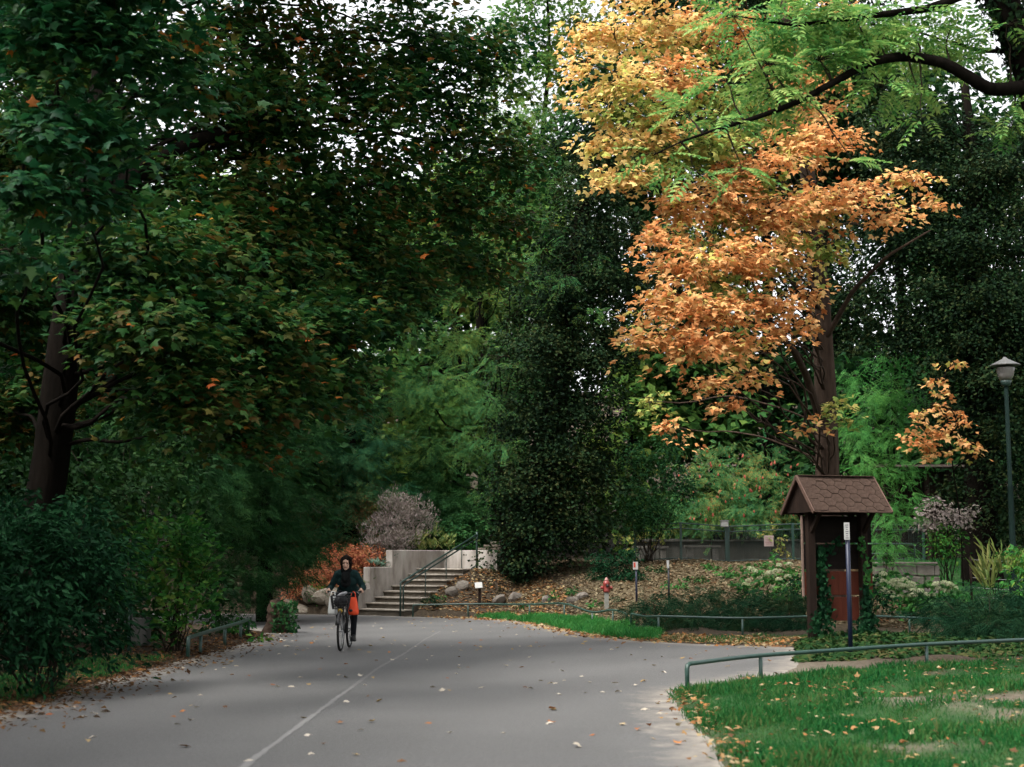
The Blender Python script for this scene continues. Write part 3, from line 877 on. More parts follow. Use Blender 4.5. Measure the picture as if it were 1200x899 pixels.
# ---- mesh fence above the mulch slope
FY = 46.6
fx = [4.0, 5.5, 7.05, 9.15, 11.2, 13.4]
zf = [hz(x, FY) for x in fx]
fen = thing('mesh_fence', 'dark green wire mesh fence along the top of the mulch slope', 'fence', (fx[0], FY, zf[0]))
FH = 1.22
for x, z in zip(fx, zf):
    mb = MB(); mb.box((x, FY, z + FH / 2 - 0.15), (0.075, 0.075, FH + 0.3), None, 0.006); mb.build('post', M_GREEN, fen)
for i in range(len(fx) - 1):
    a, b = (fx[i] + 0.04, zf[i]), (fx[i + 1] - 0.04, zf[i + 1])
    for dz in (FH - 0.03, FH - 0.2, 0.07):
        mb = MB(); mb.tube([(a[0], FY, a[1] + dz), (b[0], FY, b[1] + dz)], 0.022, 6); mb.build('bar', M_DGREEN, fen)
    mb = MB()
    nv = int((b[0] - a[0]) / 0.055)
    for k_ in range(1, nv):
        x = a[0] + (b[0] - a[0]) * k_ / nv
        z = a[1] + (b[1] - a[1]) * k_ / nv
        mb.box((x, FY, z + 0.6), (0.004, 0.004, 1.05))
    for k_ in range(1, 20):
        mb.box(((a[0] + b[0]) / 2, FY, (a[1] + b[1]) / 2 + 0.08 + 0.055 * k_), (b[0] - a[0], 0.004, 0.004))
    w_ = mb.build('wire_mesh', M_DGREEN, fen); w_['kind'] = 'stuff'
# lamp box on the fence line
q_ = np.array([6.95, FY - 0.22, hz(6.95, FY - 0.22)])
o = thing('path_light', 'dark post with a pale square lamp box standing against the mesh fence', 'path light', q_)
mb = MB(); mb.box(q_ + [0, 0, 0.55], (0.10, 0.10, 1.3), None, 0.008); mb.build('post', M_DGREEN, o)
mb = MB(); mb.box(q_ + [-0.06, -0.02, 1.27], (0.24, 0.2, 0.19), None, 0.02); mb.build('lamp_box', M_WHITE, o)
mb = MB(); mb.box(q_ + [-0.06, -0.02, 1.38], (0.28, 0.24, 0.025), None, 0.008); mb.build('lid', M_STEEL, o)
# sign on the fence
q_ = at(901, 634, FY - 0.05)
o = thing('fence_sign', 'small pale pink notice hanging on the mesh fence', 'sign', q_)
mb = MB(); mb.box(q_, (0.31, 0.012, 0.35), None, 0.003); sb_ = mb.build('panel', mat('pale pink sheet', (0.36, 0.27, 0.255), (0.32, 0.24, 0.225), 20, 0.5), o)
for k_ in range(5):
    mb = MB(); mb.box(q_ + [0.0 - 0.01 * (k_ % 2), -0.008, 0.10 - 0.05 * k_], (0.22 - 0.03 * (k_ % 3), 0.004, 0.018)); mb.build('print_line', mat('reddish print', (0.3, 0.16, 0.15), None, 9, 0.6), sb_)
# stone benches behind the fence and the low wall behind them
for px_, lab in ((823, 'pale stone slab bench behind the mesh fence beside the lamp post'), (762, 'shaded stone slab bench behind the mesh fence, nearer the ivy tower')):
    q_ = at(px_, 640, 48.6); q_[2] = hz(q_[0], 48.6)
    o = thing('stone_bench', lab, 'bench', q_)
    mb = MB(); mb.box(q_ + [0, 0, 0.50], (1.2, 0.42, 0.085), None, 0.012); mb.build('slab', mat('grey bench stone', (0.07, 0.065, 0.055), (0.14, 0.13, 0.115), 5, 0.9, 0.1, 0.4, 20), o)
    for s_ in (-1, 1):
        mb = MB(); mb.box(q_ + [s_ * 0.42, 0, 0.2], (0.2, 0.34, 0.5), None, 0.015); mb.build('support', MATS['grey bench stone'], o)
bw = thing('low_wall', 'low grey concrete wall running behind the stone benches', 'wall', (8.6, 51, hz(8.6, 51)))
for k_ in range(5):
    x = 5.2 + 1.65 * k_
    mb = MB(); mb.box((x, 51, hz(x, 51) + 0.3), (1.64, 0.25, 0.9), None, 0.01); mb.build('wall_panel', mat('dark grey concrete', (0.03, 0.03, 0.025), (0.075, 0.07, 0.06), 2.6, 0.9, 0.1, 0.4, 20, stretch=(1, 1, .3)), bw)  # wall panels and coping in a darker concrete tone
mb = MB(); mb.box((8.5, 50.95, 1.96 + 0.28), (8.4, 0.36, 0.07), None, 0.01); mb.build('coping', MATS['dark grey concrete'], bw)
pv = MB(); pv.box((7.5, 48.0, hz(7.5, 48) - 0.02), (9, 1.6, 0.12), None, 0.01)
setting(pv.build('path', mat('pale paving', (0.2, 0.18, 0.155), (0.27, 0.245, 0.215), 3, 0.9)))

# ---- stone block wall with a hoop rail, right of the kiosk
q0 = at(1051, 668, 38.0); q0[2] = hz(q0[0], 38)
sw = thing('stone_block_wall', 'square planter wall of grey rough stone blocks behind the hydrangeas', 'wall', q0)
bl = np.array([q0[0] - 0.1, 38.0])
for c_ in range(3):
    z = q0[2] - 0.15 + 0.30 * c_
    off = 0.22 if c_ % 2 else 0.0
    x = bl[0] - 0.5 - off
    while x < bl[0] + 1.1:
        w_ = rng.uniform(0.38, 0.62)
        w_ = min(w_, bl[0] + 1.2 - x)
        if w_ < 0.12:
            break
        mb = MB(); mb.box((x + w_ / 2, 38.0 + rng.normal() * 0.008, z + 0.145), (w_ - 0.018, 0.3, 0.28), None, 0.03); mb.build('stone', M_GSTONE, sw)
        x += w_
    y = 38.17
    while y < 40.0:
        w_ = rng.uniform(0.4, 0.6)
        mb = MB(); mb.box((bl[0] + 1.05 + rng.normal() * 0.006, y + w_ / 2, z + 0.145), (0.29, w_ - 0.018, 0.28), None, 0.03); mb.build('stone', M_GSTONE, sw)
        y += w_
for k_ in range(2):
    mb = MB(); mb.box((bl[0] + 0.3 + 0.0 - 0.42 + 0.84 * k_, 38.0, q0[2] + 0.79), (0.82, 0.42, 0.06), None, 0.015); mb.build('coping_stone', M_GSTONE, sw)
hp = thing('hoop_rail', 'dark hoop shaped rail on top of the stone planter wall', 'rail', (bl[0] - 0.3, 38.0, q0[2] + 0.8))
z = q0[2] + 0.82
mb = MB(); mb.tube([(bl[0] - 0.7, 38.05, z - 0.02), (bl[0] - 0.7, 38.05, z + 0.42), (bl[0] - 0.62, 38.05, z + 0.48), (bl[0] + 0.5, 38.05, z + 0.48), (bl[0] + 0.6, 38.05, z + 0.42), (bl[0] + 0.6, 38.05, z - 0.02)], 0.022, 8); mb.build('hoop', M_DGREEN, hp, True)
mb = MB(); mb.tube([(bl[0] - 0.7, 38.05, z + 0.22), (bl[0] + 0.6, 38.05, z + 0.22)], 0.014, 6); mb.build('cross_bar', M_DGREEN, hp, True)

# ---- thin wire fence at the back lawn
wf = thing('wire_fence', 'thin rusty wire fence with slim posts in front of the back lawn', 'fence', (11.6, 36.5, hz(11.6, 36.5)))
wx = [(11.67, 36.5), (13.0, 35.9), (14.6, 35.2)]
for x, y in wx:
    mb = MB(); mb.tube([(x, y, hz(x, y) - 0.2), (x, y, hz(x, y) + 1.12)], 0.032, 8); mb.build('post', M_WOOD, wf, True)
for i in range(2):
    a, b = wx[i], wx[i + 1]
    for dz in (0.12, 0.35, 0.6, 0.85, 1.05):
        mb = MB(); mb.tube([(a[0], a[1], hz(*a) + dz), ((a[0] + b[0]) / 2, (a[1] + b[1]) / 2, (hz(*a) + hz(*b)) / 2 + dz - 0.015), (b[0], b[1], hz(*b) + dz)], 0.006, 5); mb.build('wire', M_STEEL, wf)

# ---- dark open shed far right
q_ = np.array([13.4, 46.5, hz(13.4, 46.5)])
sh = thing('open_shed', 'dark open timber shed with a pale roof edge behind the right bushes', 'shed', q_)
for dx_ in (-1.3, 0.15, 1.5):
    for dy_ in (0, 2.2):
        mb = MB(); mb.box(q_ + [dx_, dy_, 1.5], (0.12, 0.12, 3.2), None, 0.01); mb.build('post', M_WOOD, sh)
mb = MB(); mb.box(q_ + [0.1, 1.1, 3.15], (3.4, 3.0, 0.1), rotx(0.08), 0.01); mb.build('roof', M_WOOD, sh)
mb = MB(); mb.box(q_ + [0.1, -0.42, 3.06], (3.4, 0.04, 0.055), None, 0.005); mb.build('fascia', mat('pale pinkish timber', (0.06, 0.044, 0.038), (0.1, 0.075, 0.066), 8, 0.8), sh)
for k_ in range(12):
    mb = MB(); mb.box(q_ + [-1.35 + 0.265 * k_, 2.3, 1.55], (0.25, 0.03, 3.0), None, 0.004); mb.build('plank', M_WOOD, sh)

# ---- street lamp at the right edge
lx, ly = at(1187, 640, 33)[:2]
q_ = np.array([lx, ly, hz(lx, ly)])
lp = thing('street_lamp', 'dark green park lamp post with a grey conical hat at the right edge', 'street lamp', q_)
top = at(1183, 416, 33)[2] - q_[2]
mb = MB(); mb.lathe(q_, [(0.12, -0.1), (0.12, 0.9), (0.10, 0.95), (0.075, 1.0), (0.062, top * 0.5), (0.066, top * 0.5 + 0.02), (0.05, top * 0.5 + 0.06), (0.046, top - 0.72)], 14); mb.build('pole', mat('lamp green', (0.004, 0.011, 0.009), (0.007, 0.016, 0.013), 9, 0.8, 0.08), lp, True)
mb = MB(); mb.lathe(q_ + [0, 0, top - 0.74], [(0.06, 0), (0.10, 0.02), (0.11, 0.07), (0.13, 0.13), (0.08, 0.14)], 18); mb.build('collar', M_DGREEN, lp, True)
mb = MB(); mb.lathe(q_ + [0, 0, top - 0.6], [(0.13, 0), (0.18, 0.1), (0.215, 0.28), (0.21, 0.3)], 20); mb.build('lamp_glass', mat('smoky lens', (0.12, 0.11, 0.1), (0.16, 0.15, 0.14), 4, 0.25, 0.5), lp, True)
mb = MB(); mb.lathe(q_ + [0, 0, top - 0.29], [(0.34, 0.03), (0.345, 0.045), (0.33, 0.06), (0.06, 0.20), (0.03, 0.235), (0.005, 0.245)], 24); mb.build('hat', mat('grey lamp hat', (0.09, 0.09, 0.086), (0.12, 0.12, 0.116), 6, 0.5, 0.4), lp, False)

# ---- rocks
def rock_mesh(seed):
    b = bmesh.new()
    bmesh.ops.create_icosphere(b, subdivisions=2, radius=1.0)
    r0 = np.random.default_rng(seed)
    ks = r0.normal(size=(7, 3)) * 1.7
    os_ = r0.uniform(0, 6, 7)
    pl = norm(r0.normal(size=(7, 3)))
    for v in b.verts:
        p_ = np.array(v.co)
        for k_ in range(7):
            d = p_ @ pl[k_] - 0.62
            if d > 0:
                p_ = p_ - pl[k_] * d * 0.85
        p_ *= 1 + 0.07 * np.sin(ks @ p_ * 1.6 + os_).mean() * 2
        v.co = p_.tolist()
    m_ = bpy.data.meshes.new('rock')
    b.to_mesh(m_); b.free()
    return m_
rocks_a = [rock_mesh(k_) for k_ in range(4)]
rocks_b = [rock_mesh(k_ + 9) for k_ in range(4)]
for m_ in rocks_a: m_.materials.append(M_STONE)
for m_ in rocks_b: m_.materials.append(M_GSTONE)
def rock(px_, py_, w, h_, label, group, pool=rocks_a, d=None):
    g_ = hit(px_, py_)
    m_ = pool[rng.integers(4)]
    o = bpy.data.objects.new('rock', m_); COL.objects.link(o)
    o.location = (g_[0], g_[1] + 0.1, hz(g_[0], g_[1] + 0.1) + h_ * 0.28)
    o.scale = (w, w * rng.uniform(0.6, 0.9), h_)
    o.rotation_euler = (rng.normal() * 0.15, rng.normal() * 0.15, rng.uniform(0, 6))
    return tag(o, label, 'rock', group)
_ord = ['first', 'second', 'third', 'fourth', 'fifth', 'sixth', 'seventh', 'eighth', 'ninth', 'tenth']
_ra = sorted(((340, 716, .32, .3), (352, 718, .3, .22), (364, 716, .45, .36), (379, 717, .42, .32), (390, 718, .35, .36), (372, 703, .45, .3), (399, 711, .35, .3)))
for k_, (px_, py_, w, h_) in enumerate(_ra):
    rock(px_, py_, w, h_, f'pale limestone block, {_ord[k_]} from the left in the rock edging beside the stairs', 'limestone rocks left of the stairs')
_rb = sorted(((530, 699, .34, .22), (541, 692, .36, .24), (585, 708, .4, .24), (603, 704, .45, .28), (640, 708, .28, .2), (684, 702, .35, .22), (672, 707, .3, .18), (655, 712, .2, .12)))
for k_, (px_, py_, w, h_) in enumerate(_rb):
    rock(px_, py_, w * .72, h_ * .8, f'brownish grey fieldstone, {_ord[k_]} from the stairs in the rockery towards the hydrant', 'rockery stones right of the stairs', rocks_b)

# ================================================================== VEGETATION
G_MAPLE = leafmat('dark maple leaf', [(0.004, 0.028, 0.009), (0.009, 0.046, 0.012), (0.015, 0.062, 0.014), (0.024, 0.074, 0.014), (0.036, 0.078, 0.014), (0.06, 0.066, 0.013), (0.10, 0.05, 0.012)], 0.32, 0.55, 0.12, 0.3, 0.45)
G_MAPLEN = leafmat('blue green maple leaf', [(0.004, 0.034, 0.014), (0.009, 0.06, 0.021), (0.018, 0.088, 0.024), (0.04, 0.098, 0.02)], 0.3, 0.5, 0.2, 0.4, 0.5)
G_TURN = leafmat('turning maple leaf', [(0.32, 0.11, 0.014), (0.36, 0.075, 0.014), (0.36, 0.19, 0.02)], 0.35, 0.5, 0.25)
G_ORANGE = leafmat('orange maple leaf', [(0.42, 0.145, 0.05), (0.66, 0.285, 0.10), (0.73, 0.38, 0.15), (0.75, 0.47, 0.21), (0.42, 0.40, 0.09)], 0.38, 0.65, 0.12, 0.3, 0.7)
G_YELLOW = leafmat('yellow maple leaf', [(0.68, 0.33, 0.12), (0.76, 0.50, 0.19), (0.74, 0.57, 0.22), (0.44, 0.48, 0.11)], 0.38, 0.65, 0.15, 0.3, 0.7)
G_LIME = leafmat('yellow green maple leaf', [(0.13, 0.23, 0.05), (0.26, 0.34, 0.075), (0.50, 0.40, 0.12)], 0.35, 0.6, 0.15)
G_ASH = leafmat('fresh pinnate leaf', [(0.05, 0.18, 0.045), (0.11, 0.26, 0.06), (0.21, 0.35, 0.085), (0.34, 0.43, 0.13)], 0.42, 0.55, 0.2, 0.4, 0.8)
G_IVY = leafmat('dark ivy leaf', [(0.0025, 0.009, 0.004), (0.005, 0.016, 0.006), (0.009, 0.024, 0.007), (0.022, 0.03, 0.008)], 0.12, 0.7, 0.06, 0.3, 0.8)
G_IVY2 = leafmat('olive ivy leaf', [(0.006, 0.02, 0.008), (0.011, 0.03, 0.010), (0.02, 0.038, 0.012), (0.036, 0.042, 0.013)], 0.15, 0.7, 0.08, 0.3, 0.8)
G_LOCUST = leafmat('blue green feather leaf', [(0.028, 0.115, 0.044), (0.055, 0.165, 0.057), (0.105, 0.205, 0.052), (0.19, 0.235, 0.045)], 0.5, 0.6, 0.08, 0.5, 0.35)
G_FAR = leafmat('woodland leaf', [(0.03, 0.10, 0.025), (0.06, 0.145, 0.032), (0.11, 0.19, 0.038), (0.18, 0.22, 0.045)], 0.5, 0.6, 0.08, 0.5, 0.25)
G_FARD = leafmat('dark woodland leaf', [(0.006, 0.027, 0.009), (0.012, 0.044, 0.011), (0.024, 0.06, 0.013)], 0.3, 0.65, 0.08, 0.5, 0.25)
G_BRIGHT = leafmat('bright feather leaf', [(0.04, 0.17, 0.04), (0.065, 0.23, 0.05), (0.12, 0.29, 0.06)], 0.4, 0.6, 0.15, 0.4, 0.6)
G_YEW = leafmat('yew needles', [(0.008, 0.040, 0.013), (0.017, 0.068, 0.019), (0.036, 0.098, 0.024)], 0.2, 0.65, 0.08, 0.4, 0.6)
G_CONIF = leafmat('blue conifer needles', [(0.012, 0.066, 0.032), (0.024, 0.10, 0.042), (0.044, 0.11, 0.036), (0.17, 0.085, 0.036)], 0.25, 0.65, 0.1, 0.55, 0.5)
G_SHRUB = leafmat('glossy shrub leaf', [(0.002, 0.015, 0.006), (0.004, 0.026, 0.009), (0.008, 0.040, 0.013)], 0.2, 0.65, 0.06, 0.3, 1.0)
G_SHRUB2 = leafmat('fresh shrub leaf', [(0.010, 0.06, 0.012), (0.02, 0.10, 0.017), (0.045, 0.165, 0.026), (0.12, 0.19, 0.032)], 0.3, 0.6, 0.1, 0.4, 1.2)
G_SUMAC = leafmat('sumac leaf', [(0.04, 0.18, 0.075), (0.06, 0.23, 0.09), (0.10, 0.27, 0.09), (0.2, 0.31, 0.085), (0.46, 0.22, 0.06)], 0.4, 0.65, 0.08, 0.35, 0.6)
G_RED = leafmat('red autumn leaf', [(0.20, 0.055, 0.03), (0.31, 0.09, 0.048), (0.40, 0.16, 0.07), (0.10, 0.09, 0.03)], 0.3, 0.6, 0.12, 0.35, 1.4)
G_DRY = leafmat('dry pinkish seed head', [(0.17, 0.135, 0.125), (0.27, 0.225, 0.21), (0.11, 0.10, 0.07)], 0.25, 0.8, 0.1)
G_PEREN = leafmat('yellow green perennial leaf', [(0.065, 0.12, 0.03), (0.13, 0.185, 0.042), (0.22, 0.22, 0.07)], 0.3, 0.55, 0.25)
G_SILV = leafmat('silver leaf', [(0.08, 0.15, 0.10), (0.14, 0.22, 0.16)], 0.2, 0.6, 0.25)
G_JUNI = leafmat('juniper needles', [(0.003, 0.020, 0.010), (0.007, 0.034, 0.016), (0.013, 0.048, 0.020), (0.03, 0.046, 0.016)], 0.15, 0.7, 0.05, 0.45, 0.9)
G_HYD = leafmat('hydrangea leaf', [(0.016, 0.08, 0.018), (0.03, 0.12, 0.025), (0.06, 0.16, 0.032)], 0.3, 0.6, 0.1)
G_HYDF = leafmat('pale flower petal', [(0.24, 0.30, 0.15), (0.34, 0.37, 0.21), (0.42, 0.41, 0.29)], 0.3, 0.7, 0.15)
G_GRASS = leafmat('grass blade', [(0.005, 0.058, 0.014), (0.010, 0.082, 0.019), (0.018, 0.10, 0.022), (0.035, 0.105, 0.025), (0.085, 0.105, 0.034)], 0.3, 0.65, 0.08, 0.4, 1.1)
G_GRASSF = leafmat('bright grass blade', [(0.016, 0.13, 0.026), (0.028, 0.17, 0.03), (0.055, 0.19, 0.035)], 0.35, 0.55, 0.25, 0.4, 1.2)
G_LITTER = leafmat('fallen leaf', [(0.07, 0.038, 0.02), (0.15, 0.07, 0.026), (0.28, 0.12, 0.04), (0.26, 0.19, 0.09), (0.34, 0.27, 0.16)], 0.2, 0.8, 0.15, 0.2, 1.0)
G_LITTERD = leafmat('dark litter leaf', [(0.03, 0.018, 0.010), (0.06, 0.03, 0.014), (0.10, 0.045, 0.018), (0.09, 0.06, 0.028), (0.22, 0.10, 0.03)], 0.2, 0.8, 0.15, 0.2, 1.0)  # darker, browner set of litter tones
G_MULCH = leafmat('straw mulch', [(0.045, 0.03, 0.015), (0.09, 0.065, 0.034), (0.14, 0.11, 0.06), (0.21, 0.175, 0.11), (0.13, 0.06, 0.026)], 0.15, 0.85, 0.1, 0.25, 1.0)
M_TWIG = mat('twig bark', (0.012, 0.009, 0.006), (0.026, 0.019, 0.013), 9, 0.9, 0.1)

def px2m(rp, Y):
    return rp / FPX * Y
def trunk_mesh(path, seg=14, rough=0.05, flare=True):
    """tapering trunk along (x, y, z, r) with furrows"""
    P = np.array([q_[:3] for q_ in path], float); r = np.array([q_[3] for q_ in path], float)
    t = np.linspace(0, 1, len(P)); tt = np.linspace(0, 1, len(P) * 6)
    Q = np.stack([np.interp(tt, t, P[:, i]) for i in range(3)], 1)
    for _ in range(3):
        Q[1:-1] = 0.5 * Q[1:-1] + 0.25 * (Q[:-2] + Q[2:])
    R_ = np.interp(tt, t, r)
    if flare:
        R_ = R_ * (1 + 0.28 * np.exp(-tt * 18))
    mb = MB(); mb.tube(Q, R_, seg)
    v = mb.v[0].reshape(len(Q), seg, 3)
    a = np.arange(seg) * 2 * PI / seg
    f_ = 1 + rough * np.sin(a * 5 + 1.3)[None] + rough * 0.7 * np.sin(a * 3 + tt[:, None] * 20) + rough * 0.4 * rng.normal(size=(len(Q), seg))
    mb.v[0] = (Q[:, None] + (v - Q[:, None]) * f_[..., None]).reshape(-1, 3)
    return mb
def limb(a, b, r0, r1, bow=0.12, n_=8, seg=7):
    a = np.asarray(a, float); b = np.asarray(b, float)
    t = np.linspace(0, 1, n_)[:, None]
    L_ = np.linalg.norm(b - a)
    Q = a + (b - a) * t
    Q[:, 2] += bow * L_ * np.sin(t[:, 0] * PI)
    for f_ in (1.0, 2.0):
        Q += np.sin(t * PI * f_) * np.cos(t * 5 * f_ + rng.uniform(0, 6)) * rng.normal(size=3) * 0.045 * L_ / f_
    return Q, np.linspace(r0, r1, n_)
LEAF_MESH = {}
def leaf_objects(parent, tmpl, tname, m_, P, N, T, Sz, idx_, name='leaf'):
    key = (tname, m_.name)
    if key not in LEAF_MESH:
        me_ = tri_mesh('leaf', tmpl[0], tmpl[1]); me_.materials.append(m_); LEAF_MESH[key] = me_
    for i in idx_:
        t = norm(T[i]); b = norm(np.cross(t, N[i])); nn = np.cross(b, t)
        piece(name, LEAF_MESH[key], parent, P[i], np.stack([b, t, nn], 1), float(Sz[i]))
def tree(name, label, cat, path, clumps, tmpl, mats, leaf, sr=0.45, per=16, bark=M_DBARK, cov=2.6, group=None, limbs=True, pick=None, branch_r=0.3, twigs=10,
         shell=0.35, up=1.0, droop=0.3, flat=0.16, jit=0.4, out=0.5, extra=None, area=0.34, accent=None, lo=None):
    """clumps: (px, py, Y, radius px, squash, cover, material index); path: trunk points in world metres"""
    o = thing(name, label, cat, path[0][:3], group)
    tr = trunk_mesh(path).build('trunk', bark, o, True)
    P0 = np.array([q_[:3] for q_ in path]); R0 = np.array([q_[3] for q_ in path])
    tw = MB(); lst = []; cand = []
    for c_ in clumps:
        px_, py_, Y, rp = c_[:4]
        sq = c_[4] if len(c_) > 4 else 0.75
        cv = (c_[5] if len(c_) > 5 else 1.0) * cov
        mi = c_[6] if len(c_) > 6 else 0
        C = at(px_, py_, Y); r = px2m(rp, Y)
        n_leaf = cv * PI * r * r * (0.5 + 0.5 * sq) / (leaf * leaf * area)
        n_s = max(3, int(n_leaf / per))
        P, N, T, Sz, sp_ = sprays(C, (r, r * 0.95, r * sq), n_s, per, sr, leaf, shell, up, droop, flat, jit, out)
        keep = P[:, 2] > 0.05
        P, N, T, Sz = P[keep], N[keep], T[keep], Sz[keep]
        if accent is not None:
            k_ = rng.uniform(size=len(P)) < accent[1]
            lst.append((put_leaves(P[k_], N[k_], T[k_], Sz[k_], tmpl), accent[0]))
            P, N, T, Sz = P[~k_], N[~k_], T[~k_], Sz[~k_]
        if pick:
            k_ = rng.uniform(size=len(P)) < 0.03
            cand += [(P[i], N[i], T[i], Sz[i], mi) for i in np.where(k_)[0]]
            P, N, T, Sz = P[~k_], N[~k_], T[~k_], Sz[~k_]
        lst.append((put_leaves(P, N, T, Sz, lo if (lo is not None and Y > 17) else tmpl), mi))
        if limbs:
            td = np.linspace(0.12, len(P0) - 1.05, 60)
            PD = np.stack([np.interp(td, np.arange(len(P0)), P0[:, i]) for i in range(3)], 1)
            RD = np.interp(td, np.arange(len(P0)), R0)
            hd = np.hypot(PD[:, 0] - C[0], PD[:, 1] - C[1])
            k_ = int(np.argmin(np.abs(PD[:, 2] - (C[2] - 0.3 * hd + rng.normal() * 0.5))))
            rb = min(RD[k_] * branch_r, 0.075) * min(1, 0.25 + r / 3)
            Q, rr = limb(PD[k_], C, max(rb, 0.018), 0.012, 0.05, 12)
            mb = MB(); mb.tube(Q, rr, 7); mb.build('branch', bark, tr, True)
            for s_ in sp_[:min(twigs, len(sp_))]:
                Q, rr = limb(C + (s_ - C) * 0.0 + rng.normal(size=3) * 0.1 * r, s_, 0.014, 0.004, 0.1, 5)
                tw.tube(Q, rr, 4, cap=False)
    if tw.n:
        cr = tw.build('crown', M_TWIG, o)
    else:
        cr = None
    V, T_, mi = cat_leaves(lst)
    me_ = tri_mesh('leaves', V - ORI[o.name], T_, mi)
    lv = link('leaves' if cr else 'crown', me_, mats, cr or o)
    lv['kind'] = 'stuff'
    if pick and cr:
        # the leaves that show largest from the road stay single
        cand.sort(key=lambda q_: -q_[3] / q_[0][1])
        vis = [q_ for q_ in cand if abs(q_[0][0]) < 0.37 * q_[0][1] and q_[0][2] - CAM_Z < 0.42 * q_[0][1]][:pick]
        for P, N, T, Sz, mi in vis:
            leaf_objects(cr, tmpl, name, mats[mi], [P], [N], [T], [Sz], [0])
    return o

def wpath(*pts):
    """trunk points: (px, py, Y, r)"""
    return [(*at(a, b, Y), r) for a, b, Y, r in pts]
def foot(path):
    x, y, z, r = path[0]
    return [(x, y, hz(x, y) - 0.25, r * 1.05)] + path

# ---- dark maple on the left
lm = foot(wpath((40, 660, 20.5, .28), (58, 540, 20.5, .26), (76, 400, 20.5, .245), (98, 262, 20.5, .225), (115, 150, 20.6, .2), (128, 20, 20.8, .16), (140, -160, 21, .1), (150, -330, 21, .05)))
cl = []
for a in ((300, 40, 23, 80, .85, .62), (400, 55, 24, 75, .85, .58), (490, 40, 25, 75, .85, .52), (560, 60, 26, 60, .85, .48), (250, 110, 22, 60, .85, .55), (340, 135, 22.5, 70, .85, .55), (440, 130, 24, 70, .85, .55), (530, 140, 26, 65, .85, .5), (595, 180, 27, 50, .8, .6),
          (290, 215, 22, 65, .85, .55), (380, 215, 23.5, 65, .85, .65), (460, 215, 25, 65, .8, .7), (540, 230, 26.5, 60, .8, .7), (600, 260, 28, 40, .6, .6), (215, 60, 20, 60, .85, .7),
          (150, 300, 18.5, 80, .8, .9), (240, 300, 20, 75, .8, .8), (330, 300, 22, 75, .8, .9), (415, 290, 24, 65, .8, .95), (490, 300, 26, 60, .6, .9), (555, 310, 27.5, 50, .6, .8),
          (180, 380, 18, 85, .5, 1.0), (270, 380, 19.5, 85, .5, 1.05), (360, 370, 21.5, 75, .5, 1.05), (440, 365, 24, 55, .6, .9), (480, 330, 25, 45, .6, .8),
          (220, 460, 18.5, 80, .65, .9), (310, 450, 20, 80, .65, .95), (385, 440, 22, 60, .85, .85), (130, 450, 22, 60, .6, .8), (270, 515, 20, 60, .4, .5),
          (330, -60, 23, 110, .6, .5), (180, -120, 21, 130, .7, .7), (450, -80, 24, 90, .6, .4), (60, 40, 23, 90, .7, 1.2), (30, 170, 23, 85, .7, 1.2), (15, 330, 23, 80, .7, 1.2), (60, 440, 23.5, 50, .7, .9), (100, 130, 22, 70, .7, .9), (10, 480, 22.5, 60, .8, 1.2), (150, 200, 23, 60, .6, .8), (215, 205, 21, 45, .8, .8), (255, 250, 21, 50, .8, .8), (195, 260, 20.5, 45, .8, .8), (300, 165, 23, 50, .8, .6), (240, 165, 22.5, 45, .8, .6), (120, 330, 21.5, 40, .8, .7), (350, 250, 23, 50, .8, .7), (310, 100, 24, 60, .8, .5), (480, 95, 26, 55, .8, .5)):
    cl.append((*a, 0))
for a in ((60, 30, 14.5, 75, .85, 0.83), (150, 50, 14.8, 70, .85, 0.83), (205, 110, 15, 42, .6, 0.75), (55, 130, 14.3, 75, .65, 0.75), (140, 160, 14.8, 55, .65, 0.68), (40, 220, 14.2, 75, .4, 0.68), (110, 235, 14.6, 50, .4, 0.60), (20, 300, 14, 55, .4, 0.60), (90, -60, 14.5, 110, .85, 0.90), (200, -30, 15, 70, .85, 0.60)):
    cl.append((*a, 1))
left_maple = tree('maple_tree', 'large dark green maple with leaning trunk filling the upper left', 'tree', lm, cl, MAPLE, [G_MAPLE, G_MAPLEN, G_TURN], 0.145, 0.46, 15, M_DBARK, 5.5, lo=MAPLE_LO, pick=300, accent=(2, 0.008), droop=0.35, jit=0.32, out=0.35, twigs=8)
# its big side limb
Q = np.array([at(104, 255, 20.5), at(135, 222, 20.7), at(180, 190, 21), at(225, 165, 21.5), at(300, 145, 22.5), at(400, 140, 24), at(520, 170, 26)])
tq = np.linspace(0, 1, 30); Q = np.stack([np.interp(tq, np.linspace(0, 1, 7), Q[:, i]) for i in range(3)], 1)
mb = MB(); mb.tube(Q, np.interp(tq, [0, .45, 1], [.19, .10, .02]), 10); mb.build('branch', M_DBARK, left_maple.children[0], True)

